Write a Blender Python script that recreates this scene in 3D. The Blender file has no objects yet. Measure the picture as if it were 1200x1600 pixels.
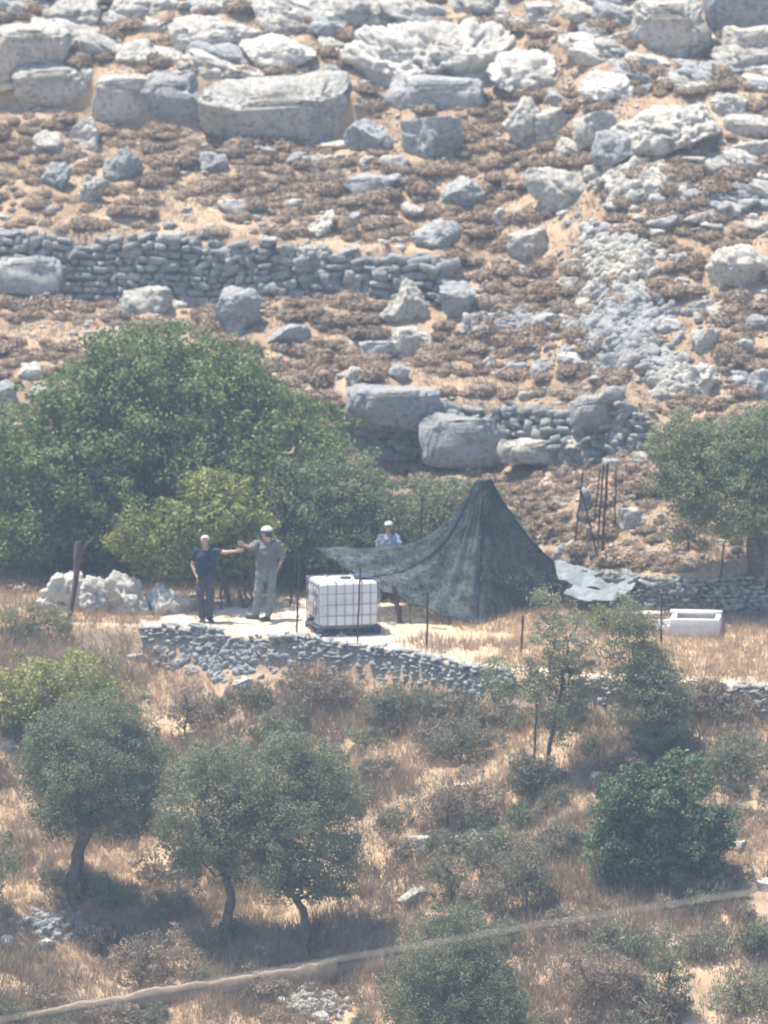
import bpy, bmesh, math, random
import numpy as np
from mathutils import Vector, Matrix

# ------------------------------------------------------------------ camera, sky, sun, exposure
scene = bpy.context.scene
COL = scene.collection
PITCH = math.radians(8.0); DIST = 150.0; FPX = 12600.0      # focal length in photo pixels (1200 wide)
AIM = np.array([0.0, 0.0, 2.34])
FWD = np.array([0.0, math.cos(PITCH), -math.sin(PITCH)])
UPV = np.array([0.0, math.sin(PITCH), math.cos(PITCH)])
RGT = np.array([1.0, 0.0, 0.0])
CAM = AIM - DIST * FWD
cam_data = bpy.data.cameras.new("camera")
cam = bpy.data.objects.new("camera", cam_data); COL.objects.link(cam)
cam.location = CAM
cam.rotation_euler = (math.radians(90) - PITCH, 0, 0)
cam_data.sensor_fit = 'HORIZONTAL'; cam_data.sensor_width = 36.0
cam_data.lens = 36.0 * FPX / 1200.0
cam_data.clip_start = 1.0; cam_data.clip_end = 3000.0
cam_data.dof.use_dof = True
cam_data.dof.focus_distance = 126.0
cam_data.dof.aperture_fstop = (cam_data.lens / 1000.0) / 0.175
scene.camera = cam

SUN_EL, SUN_AZ = math.radians(73), math.radians(-72)          # azimuth from +y towards +x
sdir = Vector((math.cos(SUN_EL) * math.sin(SUN_AZ), math.cos(SUN_EL) * math.cos(SUN_AZ), math.sin(SUN_EL)))
world = bpy.data.worlds.new("World"); scene.world = world; world.use_nodes = True
wn = world.node_tree; wn.nodes.clear()
sky = wn.nodes.new('ShaderNodeTexSky'); sky.sky_type = 'NISHITA'; sky.sun_disc = False
sky.sun_elevation = SUN_EL; sky.sun_rotation = SUN_AZ
bg = wn.nodes.new('ShaderNodeBackground'); bg.inputs['Strength'].default_value = 0.15
wo = wn.nodes.new('ShaderNodeOutputWorld')
wn.links.new(sky.outputs[0], bg.inputs[0]); wn.links.new(bg.outputs[0], wo.inputs[0])
sl = bpy.data.lights.new("sun", 'SUN'); sl.energy = 5.0; sl.angle = math.radians(0.5); sl.color = (1.0, 0.94, 0.85)
so = bpy.data.objects.new("sun", sl); COL.objects.link(so)
so.rotation_euler = sdir.to_track_quat('Z', 'Y').to_euler(); so.location = (0, 0, 60)
scene.view_settings.view_transform = 'Standard'; scene.view_settings.look = 'None'
scene.view_settings.gamma = 1.0; scene.view_settings.exposure = 0.97
scene.cycles.use_denoising = True
scene.cycles.max_bounces = 6; scene.cycles.transparent_max_bounces = 12
scene.cycles.volume_bounces = 0

HAZE_DENSITY = 0.00075
HAZE_COLOR = (0.62, 0.80, 1.0)

rng = np.random.default_rng(7)
random.seed(7)

# ------------------------------------------------------------------ numpy noise
_perm = np.random.default_rng(99).permutation(256).astype(np.int64)
_perm = np.concatenate([_perm, _perm, _perm])
_vals = np.random.default_rng(98).random(256) * 2 - 1
def vnoise(p):
    p = np.asarray(p, float); i = np.floor(p).astype(np.int64); f = p - i; i = i & 255
    f = f * f * f * (f * (f * 6 - 15) + 10)
    def h(a, b, c): return _vals[_perm[_perm[_perm[(i[:, 0] + a) & 255] + ((i[:, 1] + b) & 255)] + ((i[:, 2] + c) & 255)]]
    x, y, z = f[:, 0], f[:, 1], f[:, 2]
    l = lambda a, b, t: a + (b - a) * t
    return l(l(l(h(0,0,0), h(1,0,0), x), l(h(0,1,0), h(1,1,0), x), y),
             l(l(h(0,0,1), h(1,0,1), x), l(h(0,1,1), h(1,1,1), x), y), z)
def fbm(p, oct=4, gain=0.5, lac=2.07):
    p = np.asarray(p, float); s = np.zeros(len(p)); a = 1.0
    for _ in range(oct):
        s += a * vnoise(p); p = p * lac + 17.3; a *= gain
    return s
def sstep(a, b, x):
    t = np.clip((x - a) / (b - a), 0, 1); return t * t * (3 - 2 * t)

# ------------------------------------------------------------------ terrain
YF = ([-60, -9, -6.5, -4.2, -1.5, 0, 1.9, 4, 7, 10, 60], [2.0, 1.2, 1.0, 1.05, -0.25, -1.0, -2.9, -3.9, -4.6, -5.2, -8])
YB = ([-60, -9, -4, 0, 2.5, 4.0, 5, 10, 60], [7, 6, 5, 4.6, 4.0, 2.5, 2.1, 1.7, 1.5])
STEPS = []      # (xs, ys, amplitude) : terrace walls on the hillside
def terrain(x, y, detail=True):
    x = np.asarray(x, float); y = np.asarray(y, float)
    yf = np.interp(x, *YF); yb = np.interp(x, *YB)
    z = 0.05 * np.clip(y, yf, yb)
    d = y - yb
    up = np.maximum(d, 0)
    up = np.where(up > 34, 34 + (up - 34) * 0.5, up)
    z = z + 0.505 * up - 0.25 * (1 - np.exp(-up / 1.2))
    a = 0.72 * sstep(3.4, 4.8, x)
    z = z + a * sstep(-0.18, 0.10, d)
    e = yf - y
    dn = np.maximum(e, 0)
    b = 0.5 * sstep(-7.0, -4.0, x) + 0.05
    z = z - b * sstep(0.0, 0.30, e)
    z = z - 0.372 * np.minimum(dn, 45) - 0.05 * np.clip(dn - 45, 0, 40)
    # the opposite side of the valley, under the camera
    z = z + 27.0 * sstep(-85, -150, y)
    for xs, ys, A, w in STEPS:
        t = y - np.interp(x, xs, ys)
        win = sstep(xs[0] - 0.5, xs[0] + 0.2, x) * (1 - sstep(xs[-1] - 0.2, xs[-1] + 0.5, x))
        z = z + win * A * np.where(np.abs(t) < w, np.clip(t / 0.10, -1, 1) * (1 - np.abs(t) / w), 0)
    if detail:
        sh = np.shape(z)
        P = np.stack([x.ravel(), y.ravel(), np.zeros(x.size)], 1)
        slope = (sstep(0.3, 1.5, d) + sstep(0.3, 1.2, e)).ravel()
        n = 0.022 * sstep(0.2, 1.0, d).ravel() * fbm(P * 6.5 + 2, 2) + (0.03 + 0.17 * slope) * fbm(P * 0.55, 3) + (0.008 + 0.05 * slope) * fbm(P * 2.3 + 5, 3)
        z = z + n.reshape(sh)
    return z

def ray(u, v):
    return FWD + RGT * ((u - 600) / FPX) + UPV * ((800 - v) / FPX)
def at_y(u, v, y):
    r = ray(u, v); t = (y - CAM[1]) / r[1]; return CAM + t * r
_ys = np.arange(-22, 42, 0.03)
def hit(u, v, detail=True):
    r = ray(u, v); t = (_ys - CAM[1]) / r[1]
    X = CAM[0] + t * r[0]; Z = CAM[2] + t * r[2]
    g = Z - terrain(X, _ys, detail)
    k = np.nonzero(g < 0)[0]
    k = k[0] if len(k) else len(_ys) - 1
    return np.array([X[k], _ys[k], Z[k]])
def mpp(y):      # metres per photo pixel at depth y
    return (y - CAM[1]) / FWD[1] / FPX

# terraces: pixel line -> world line on the bare slope, then turned into steps
def add_step(pix, A, w):
    pts = [hit(u, v, False) for u, v in pix]
    STEPS.append(([p[0] for p in pts], [p[1] for p in pts], A, w))
    return pts
WALL_UP_LEFT = add_step([(-60, 412), (100, 415), (240, 420), (415, 425)], 0.62, 2.8)
WALL_UP_MID = add_step([(440, 425), (560, 432), (700, 440)], 0.46, 2.4)
WALL_LOW_MID = add_step([(545, 655), (660, 665), (800, 668), (1000, 672)], 0.52, 2.2)
LEDGE_TOP = add_step([(-60, 130), (120, 150), (330, 165), (560, 178)], 0.42, 2.4)

# ------------------------------------------------------------------ helpers
def link(o, parent=None):
    COL.objects.link(o)
    if parent is not None: o.parent = parent
    return o
def tag(o, label=None, cat=None, group=None, kind=None):
    if label: o["label"] = label
    if cat: o["category"] = cat
    if group: o["group"] = group
    if kind: o["kind"] = kind
    return o
def empty(name, loc, rz=0.0):
    o = bpy.data.objects.new(name, None); o.location = loc; o.rotation_euler = (0, 0, rz)
    o.empty_display_size = 0.2
    return link(o)
def build(name, V, F, mat, parent=None, var=None, smooth=False, data_only=False):
    """V (n,3); F list of arrays (m,k) of vertex indices; var per face"""
    if isinstance(F, np.ndarray): F = [F]
    me = bpy.data.meshes.new(name)
    V = np.ascontiguousarray(V, np.float32)
    me.vertices.add(len(V)); me.vertices.foreach_set('co', V.ravel())
    loops = np.concatenate([f.ravel() for f in F]).astype(np.int32)
    tot = np.concatenate([np.full(len(f), f.shape[1], np.int32) for f in F])
    st = np.concatenate([[0], np.cumsum(tot)[:-1]]).astype(np.int32)
    me.loops.add(len(loops)); me.loops.foreach_set('vertex_index', loops)
    me.polygons.add(len(tot)); me.polygons.foreach_set('loop_start', st)
    me.update(calc_edges=True); me.validate()
    if smooth: me.polygons.foreach_set('use_smooth', np.ones(len(me.polygons), bool))
    if var is not None:
        at = me.attributes.new('var', 'FLOAT', 'FACE')
        if len(at.data) == len(var): at.data.foreach_set('value', np.asarray(var, np.float32))
    if mat is not None: me.materials.append(mat)
    if data_only: return me
    return link(bpy.data.objects.new(name, me), parent)
class Geo:
    def __init__(s): s.V = []; s.Q = []; s.T = []; s.vq = []; s.vt = []; s.n = 0
    def add(s, V, F, var=0.5):
        F = np.asarray(F); V = np.asarray(V, float)
        (s.Q if F.shape[1] == 4 else s.T).append(F + s.n)
        vv = np.full(len(F), var, float) if np.isscalar(var) else np.asarray(var, float)
        (s.vq if F.shape[1] == 4 else s.vt).append(vv)
        s.V.append(V); s.n += len(V)
    def data(s):
        F = []; var = []
        if s.Q: F.append(np.concatenate(s.Q)); var.append(np.concatenate(s.vq))
        if s.T: F.append(np.concatenate(s.T)); var.append(np.concatenate(s.vt))
        return np.concatenate(s.V), F, np.concatenate(var)
    def obj(s, name, mat, parent=None, smooth=False):
        V, F, var = s.data(); return build(name, V, F, mat, parent, var, smooth)
def tube(g, pts, rad, n=8, var=0.5, cap=True, profile=None):
    pts = np.asarray(pts, float); m = len(pts)
    rad = np.full(m, rad, float) if np.isscalar(rad) else np.asarray(rad, float)
    T = np.gradient(pts, axis=0); T /= np.linalg.norm(T, axis=1)[:, None] + 1e-9
    ref = np.array([0, 0, 1.0]) if abs(T[0][2]) < 0.9 else np.array([0, 1.0, 0])
    V = []
    for i in range(m):
        a = np.cross(T[i], ref); a /= np.linalg.norm(a) + 1e-9; b = np.cross(T[i], a)
        if profile is None:
            an = np.arange(n) * 2 * math.pi / n
            V.append(pts[i] + rad[i] * (np.cos(an)[:, None] * a + np.sin(an)[:, None] * b))
        else:
            P = np.asarray(profile) * rad[i]
            V.append(pts[i] + P[:, :1] * a + P[:, 1:] * b)
    if profile is not None: n = len(profile)
    V = np.concatenate(V); F = []
    k = np.arange(n); k2 = (k + 1) % n
    for i in range(m - 1):
        F.append(np.stack([i * n + k, i * n + k2, (i + 1) * n + k2, (i + 1) * n + k], 1))
    g.add(V, np.concatenate(F), var)
    if cap:
        c = np.array([pts[0], pts[-1]]);
        e0 = np.stack([k2, k, np.full(n, n)], 1)
        g.add(np.concatenate([V[:n], c[:1]]), e0, var)
        g.add(np.concatenate([V[-n:], c[1:]]), np.stack([k, k2, np.full(n, n)], 1), var)
BOXF = np.array([[0,3,2,1],[4,5,6,7],[0,1,5,4],[1,2,6,5],[2,3,7,6],[3,0,4,7]])
def box(g, c, s, var=0.5, rz=0.0, bev=0.0):
    c = np.asarray(c, float); h = np.asarray(s, float) / 2
    V = np.array([[-1,-1,-1],[1,-1,-1],[1,1,-1],[-1,1,-1],[-1,-1,1],[1,-1,1],[1,1,1],[-1,1,1]], float) * h
    if rz:
        cs, sn = math.cos(rz), math.sin(rz); V = V @ np.array([[cs, sn, 0], [-sn, cs, 0], [0, 0, 1]])
    g.add(V + c, BOXF, var)
_ico = {}
def ico(sub):
    if sub not in _ico:
        bm = bmesh.new(); bmesh.ops.create_icosphere(bm, subdivisions=sub, radius=1.0)
        bm.verts.ensure_lookup_table()
        V = np.array([v.co[:] for v in bm.verts]); F = np.array([[v.index for v in f.verts] for f in bm.faces]); bm.free()
        _ico[sub] = (V, F)
    return _ico[sub]

# ------------------------------------------------------------------ materials
def new_mat(name):
    m = bpy.data.materials.new(name); m.use_nodes = True; nt = m.node_tree; nt.nodes.clear()
    return m, nt, nt.nodes, nt.links
def noise_node(N, L, co, scale, detail=5, rough=0.6):
    n = N.new('ShaderNodeTexNoise'); n.inputs['Scale'].default_value = scale; n.inputs['Detail'].default_value = detail
    n.inputs['Roughness'].default_value = rough; L.new(co, n.inputs['Vector']); return n.outputs['Fac']
def ramp(N, L, fac, stops):
    r = N.new('ShaderNodeValToRGB'); e = r.color_ramp.elements
    while len(e) < len(stops): e.new(0.5)
    for k, (p, c) in enumerate(stops):
        e[k].position = p; e[k].color = (*c, 1) if len(c) == 3 else c
    L.new(fac, r.inputs[0]); return r.outputs[0]
def mixc(N, L, fac, a, b, mode='MIX'):
    m = N.new('ShaderNodeMix'); m.data_type = 'RGBA'; m.blend_type = mode
    for s, val in ((m.inputs[0], fac), (m.inputs[6], a), (m.inputs[7], b)):
        if isinstance(val, (int, float)): s.default_value = val
        elif isinstance(val, tuple): s.default_value = (*val, 1)
        else: L.new(val, s)
    return m.outputs[2]
def attr(N, name):
    a = N.new('ShaderNodeAttribute'); a.attribute_name = name; return a.outputs['Fac']
def finish(N, L, color, rough=0.9, bump=None, bstr=0.5, bdist=0.02, transl=0.0, metallic=0.0, spec=0.3, tcol=None):
    out = N.new('ShaderNodeOutputMaterial'); p = N.new('ShaderNodeBsdfPrincipled')
    if isinstance(color, tuple): p.inputs['Base Color'].default_value = (*color, 1)
    else: L.new(color, p.inputs['Base Color'])
    p.inputs['Roughness'].default_value = rough; p.inputs['Metallic'].default_value = metallic
    p.inputs['Specular IOR Level'].default_value = spec
    if bump is not None:
        b = N.new('ShaderNodeBump'); b.inputs['Strength'].default_value = bstr; b.inputs['Distance'].default_value = bdist
        L.new(bump, b.inputs['Height']); L.new(b.outputs[0], p.inputs['Normal'])
    sh = p.outputs[0]
    if transl > 0:
        t = N.new('ShaderNodeBsdfTranslucent')
        c = tcol if tcol is not None else color
        if isinstance(c, tuple): t.inputs[0].default_value = (*c, 1)
        else: L.new(c, t.inputs[0])
        mx = N.new('ShaderNodeMixShader'); mx.inputs[0].default_value = transl
        L.new(sh, mx.inputs[1]); L.new(t.outputs[0], mx.inputs[2]); sh = mx.outputs[0]
    L.new(sh, out.inputs[0]); return out
def geo_pos(N): return N.new('ShaderNodeNewGeometry').outputs['Position']
def simple(name, c1, c2, scale=8, rough=0.85, bump=0.3, bdist=0.01, transl=0.0, metallic=0.0, spec=0.3, usevar=False, detail=4):
    m, nt, N, L = new_mat(name); co = geo_pos(N)
    f = noise_node(N, L, co, scale, detail)
    c = ramp(N, L, f, [(0.35, c1), (0.65, c2)])
    if usevar: c = mixc(N, L, attr(N, 'var'), mixc(N, L, 0.5, c, c1), mixc(N, L, 0.6, c, c2))
    finish(N, L, c, rough, f if bump else None, bump, bdist, transl, metallic, spec)
    return m
def leafmat(name, dark, mid, light, transl=0.25):
    m, nt, N, L = new_mat(name); co = geo_pos(N)
    oi = N.new('ShaderNodeObjectInfo').outputs['Random']
    md_ = N.new('ShaderNodeMath'); md_.operation = 'MULTIPLY_ADD'; L.new(oi, md_.inputs[0]); md_.inputs[1].default_value = 0.36; md_.inputs[2].default_value = -0.18
    ma = N.new('ShaderNodeMath'); ma.operation = 'ADD'; ma.use_clamp = True; L.new(attr(N, 'var'), ma.inputs[0]); L.new(md_.outputs[0], ma.inputs[1])
    c = ramp(N, L, ma.outputs[0], [(0.0, dark), (0.5, mid), (1.0, light)])
    f = noise_node(N, L, co, 1.3, 2)
    c = mixc(N, L, ramp(N, L, f, [(0.35, (0, 0, 0)), (0.65, (0.5, 0.5, 0.5))]), c, light)
    finish(N, L, c, 0.6, transl=transl, spec=0.35)
    return m
def rockmat(name, white, grey, dark, warm, pit=1.0):
    m, nt, N, L = new_mat(name); co = geo_pos(N)
    n1 = noise_node(N, L, co, 1.7, 6, 0.65); n2 = noise_node(N, L, co, 9, 6, 0.7); n3 = noise_node(N, L, co, 34, 4, 0.7)
    c = ramp(N, L, n1, [(0.36, grey), (0.50, white), (0.70, warm)])
    c = mixc(N, L, ramp(N, L, n2, [(0.38, (0.95 * pit,) * 3), (0.50, (0, 0, 0))]), c, dark)
    c = mixc(N, L, ramp(N, L, n3, [(0.30, (0.5, 0.5, 0.5)), (0.45, (0, 0, 0))]), c, grey)
    c = mixc(N, L, 0.45, c, mixc(N, L, attr(N, 'var'), grey, white))
    vo = N.new('ShaderNodeTexVoronoi'); vo.feature = 'DISTANCE_TO_EDGE'; vo.inputs['Scale'].default_value = 2.3
    mp = N.new('ShaderNodeMapping'); mp.inputs['Scale'].default_value = (0.7, 0.7, 1.9); L.new(co, mp.inputs[0])
    wv = N.new('ShaderNodeTexNoise'); wv.inputs['Scale'].default_value = 3.0; L.new(mp.outputs[0], wv.inputs['Vector'])
    vm = N.new('ShaderNodeMix'); vm.data_type = 'VECTOR'; vm.inputs[0].default_value = 0.22; L.new(mp.outputs[0], vm.inputs[4]); L.new(wv.outputs['Color'], vm.inputs[5]); L.new(vm.outputs[1], vo.inputs['Vector'])
    crack = ramp(N, L, vo.outputs['Distance'], [(0.0, (0.45, 0.45, 0.45)), (0.03, (0, 0, 0))])
    c = mixc(N, L, crack, c, dark)
    ad = N.new('ShaderNodeMath'); ad.operation = 'MULTIPLY_ADD'; L.new(n2, ad.inputs[0]); ad.inputs[1].default_value = 2.0; L.new(n3, ad.inputs[2])
    finish(N, L, c, 0.95, ad.outputs[0], 1.0, 0.055, spec=0.2)
    return m
M = {}
M['rock'] = rockmat('limestone', (0.74, 0.69, 0.59), (0.46, 0.44, 0.39), (0.16, 0.145, 0.12), (0.60, 0.49, 0.36))
M['rockgrey'] = rockmat('limestone_grey', (0.54, 0.53, 0.50), (0.34, 0.345, 0.34), (0.15, 0.145, 0.135), (0.44, 0.38, 0.31))
M['rockwall'] = rockmat('limestone_wall', (0.50, 0.49, 0.45), (0.25, 0.255, 0.25), (0.11, 0.11, 0.10), (0.42, 0.35, 0.28), 0.9)
M['rockwhite'] = rockmat('limestone_white', (0.82, 0.77, 0.67), (0.60, 0.56, 0.49), (0.28, 0.25, 0.22), (0.62, 0.52, 0.42), 0.5)
def groundmat():
    m, nt, N, L = new_mat('ground'); co = geo_pos(N)
    a = noise_node(N, L, co, 0.45, 5); b = noise_node(N, L, co, 3.2, 6, 0.7); c3 = noise_node(N, L, co, 22, 4, 0.7)
    soil = ramp(N, L, a, [(0.36, (0.28, 0.185, 0.115)), (0.50, (0.38, 0.262, 0.168)), (0.64, (0.47, 0.355, 0.245))])
    soil = mixc(N, L, ramp(N, L, b, [(0.38, (0, 0, 0)), (0.62, (0.75,) * 3)]), soil, (0.27, 0.20, 0.13))
    soil = mixc(N, L, ramp(N, L, c3, [(0.58, (0, 0, 0)), (0.70, (0.6,) * 3)]), soil, (0.55, 0.49, 0.42))
    pale = ramp(N, L, b, [(0.3, (0.50, 0.40, 0.30)), (0.6, (0.66, 0.58, 0.48))])
    straw = ramp(N, L, b, [(0.3, (0.46, 0.33, 0.20)), (0.65, (0.60, 0.45, 0.28))])
    c = mixc(N, L, attr(N, 'straw'), soil, straw)
    c = mixc(N, L, attr(N, 'pale'), c, pale)
    finish(N, L, c, 0.98, c3, 0.6, 0.03, spec=0.1)
    return m
M['ground'] = groundmat()
M['carob'] = leafmat('leaf_evergreen', (0.06, 0.095, 0.028), (0.108, 0.152, 0.046), (0.185, 0.232, 0.08), 0.38)
M['lime'] = leafmat('leaf_yellowgreen', (0.135, 0.155, 0.034), (0.22, 0.24, 0.062), (0.31, 0.315, 0.1), 0.38)
M['olive'] = leafmat('leaf_olive', (0.095, 0.112, 0.06), (0.152, 0.172, 0.095), (0.245, 0.262, 0.16), 0.38)
M['olivedry'] = leafmat('leaf_olive_dry', (0.13, 0.138, 0.078), (0.195, 0.205, 0.118), (0.28, 0.285, 0.175), 0.35)
M['sage'] = leafmat('leaf_sage', (0.095, 0.120, 0.058), (0.158, 0.185, 0.092), (0.245, 0.265, 0.138), 0.38)
M['green'] = leafmat('leaf_fig', (0.05, 0.092, 0.042), (0.09, 0.145, 0.062), (0.155, 0.215, 0.095), 0.35)
M['thorn'] = leafmat('thornbush', (0.17, 0.118, 0.075), (0.27, 0.195, 0.127), (0.39, 0.29, 0.198), 0.3)
M['brush'] = leafmat('dry_brush', (0.17, 0.128, 0.088), (0.26, 0.2, 0.138), (0.37, 0.295, 0.21), 0.3)
M['brushgreen'] = leafmat('grey_brush', (0.115, 0.112, 0.066), (0.18, 0.175, 0.105), (0.26, 0.25, 0.16), 0.3)
M['grass'] = leafmat('dry_grass', (0.28, 0.195, 0.128), (0.385, 0.278, 0.185), (0.51, 0.385, 0.262), 0.3)
M['bark'] = simple('bark', (0.055, 0.045, 0.038), (0.14, 0.115, 0.095), 14, 0.95, 0.8, 0.03)
M['rust'] = simple('rusty_steel', (0.040, 0.022, 0.018), (0.095, 0.050, 0.035), 25, 0.8, 0.3, 0.003, metallic=0.3)
M['rustwood'] = simple('weathered_wood', (0.06, 0.035, 0.03), (0.12, 0.075, 0.06), 12, 0.9, 0.6, 0.02)
M['plastic'] = simple('white_plastic', (0.74, 0.73, 0.70), (0.82, 0.81, 0.79), 3, 0.45, 0.1, 0.01, transl=0.12)
M['steel'] = simple('galvanised_steel', (0.20, 0.20, 0.21), (0.33, 0.33, 0.34), 20, 0.5, 0.1, 0.002, metallic=0.5)
M['pallet'] = simple('dark_pallet', (0.025, 0.035, 0.075), (0.05, 0.06, 0.11), 12, 0.7, 0.3, 0.01)
M['black'] = simple('black_plastic', (0.015, 0.017, 0.03), (0.03, 0.033, 0.05), 12, 0.6, 0.1, 0.01)
M['concrete'] = simple('concrete', (0.50, 0.48, 0.45), (0.64, 0.61, 0.57), 5, 0.9, 0.4, 0.01)
M['oldconcrete'] = simple('dusty_concrete', (0.20, 0.145, 0.10), (0.30, 0.225, 0.16), 4, 0.95, 0.6, 0.03, detail=7)
M['tarp'] = simple('white_tarp', (0.18, 0.20, 0.205), (0.27, 0.29, 0.285), 4, 0.7, 0.4, 0.02, transl=0.15)
M['cable'] = simple('cable', (0.26, 0.25, 0.21), (0.32, 0.30, 0.25), 6, 0.7, 0.0)
M['skin'] = simple('skin', (0.42, 0.25, 0.18), (0.50, 0.31, 0.23), 9, 0.55, 0.05, 0.002)
M['navy'] = simple('navy_shirt', (0.012, 0.018, 0.032), (0.022, 0.032, 0.050), 10, 0.9, 0.4, 0.01)
M['plum'] = simple('dark_trousers', (0.055, 0.045, 0.062), (0.085, 0.070, 0.088), 9, 0.9, 0.4, 0.01)
M['greyshirt'] = simple('grey_shirt', (0.12, 0.115, 0.125), (0.17, 0.165, 0.170), 9, 0.9, 0.4, 0.01)
M['fatigue'] = simple('grey_green_trousers', (0.13, 0.155, 0.145), (0.20, 0.225, 0.21), 12, 0.9, 0.4, 0.01)
M['blueshirt'] = simple('pale_blue_shirt', (0.24, 0.28, 0.34), (0.34, 0.38, 0.43), 9, 0.9, 0.4, 0.01)
M['capwhite'] = simple('white_cap', (0.52, 0.51, 0.46), (0.62, 0.61, 0.56), 9, 0.9, 0.2, 0.01)
M['capkhaki'] = simple('khaki_cap', (0.40, 0.41, 0.33), (0.50, 0.50, 0.40), 9, 0.9, 0.2, 0.01)
M['capdark'] = simple('navy_brim', (0.012, 0.016, 0.05), (0.02, 0.026, 0.07), 9, 0.9, 0.2, 0.01)
M['hair'] = simple('dark_hair', (0.02, 0.014, 0.01), (0.035, 0.025, 0.02), 30, 0.7, 0.3, 0.01)
M['shoe'] = simple('shoe', (0.03, 0.026, 0.024), (0.055, 0.05, 0.045), 15, 0.8, 0.2, 0.01)
def netmat():
    m, nt, N, L = new_mat('camouflage_net'); co = geo_pos(N)
    f = noise_node(N, L, co, 2.6, 3); h = noise_node(N, L, co, 30, 3, 0.7)
    c = ramp(N, L, f, [(0.40, (0.050, 0.070, 0.082)), (0.50, (0.090, 0.112, 0.120)), (0.60, (0.160, 0.182, 0.178))])
    c = mixc(N, L, attr(N, 'var'), c, mixc(N, L, 0.45, c, (0.15, 0.17, 0.11)))
    out = N.new('ShaderNodeOutputMaterial'); d = N.new('ShaderNodeBsdfDiffuse'); L.new(c, d.inputs[0])
    t = N.new('ShaderNodeBsdfTranslucent'); L.new(c, t.inputs[0])
    mx = N.new('ShaderNodeMixShader'); mx.inputs[0].default_value = 0.4; L.new(d.outputs[0], mx.inputs[1]); L.new(t.outputs[0], mx.inputs[2])
    tr = N.new('ShaderNodeBsdfTransparent'); a = ramp(N, L, h, [(0.570, (0, 0, 0)), (0.580, (1, 1, 1))])
    m2 = N.new('ShaderNodeMixShader'); L.new(a, m2.inputs[0]); L.new(mx.outputs[0], m2.inputs[1]); L.new(tr.outputs[0], m2.inputs[2])
    L.new(m2.outputs[0], out.inputs[0]); return m
M['net'] = netmat()

# ------------------------------------------------------------------ ground sheet
def axis(lo, hi, fine, flo, fhi, grow=1.12):
    a = list(np.arange(flo, fhi + 1e-6, fine)); s = fine
    b = a[-1]
    while b < hi: s = min(s * grow, 14); b += s; a.append(b)
    s = fine; b = flo; pre = []
    while b > lo: s = min(s * grow, 14); b -= s; pre.append(b)
    return np.array(pre[::-1] + a)
gx = axis(-260, 260, 0.075, -9.6, 9.6); gy = axis(-230, 140, 0.075, -15.5, 27.0)
GX, GY = np.meshgrid(gx, gy)
GZ = terrain(GX, GY)
nx, ny = len(gx), len(gy)
idx = np.arange(nx * ny).reshape(ny, nx)
F = np.stack([idx[:-1, :-1].ravel(), idx[:-1, 1:].ravel(), idx[1:, 1:].ravel(), idx[1:, :-1].ravel()], 1)
ground = build('ground', np.stack([GX.ravel(), GY.ravel(), GZ.ravel()], 1), F, M['ground'], smooth=True)
tag(ground, kind='structure')
yfv = np.interp(GX, *YF); ybv = np.interp(GX, *YB)
nz = fbm(np.stack([GX.ravel(), GY.ravel(), GX.ravel() * 0], 1) * 1.1, 4).reshape(GX.shape)
plateau = sstep(-0.15, 0.25, GY - yfv) * (1 - sstep(-0.6, 0.3, GY - ybv + 0.4 * nz))
pale = plateau * sstep(-6.5, -3.8, GX) * (1 - sstep(-0.3, 1.6, GX + 1.3 * nz))
edge = np.exp(-((GY - yfv - 0.3) / 0.35) ** 2) * plateau * sstep(0.5, 1.5, GX)
pale = np.clip(pale * (0.75 + 0.4 * nz) + 0.5 * edge, 0, 1)
straw = np.clip(plateau * (1 - pale) * 0.9 + sstep(0.3, 2, yfv - GY) * 0.45 * (0.6 + nz), 0, 1)
for nm, arr in (('pale', pale), ('straw', straw)):
    a = ground.data.attributes.new(nm, 'FLOAT', 'POINT'); a.data.foreach_set('value', arr.ravel().astype(np.float32))

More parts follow.
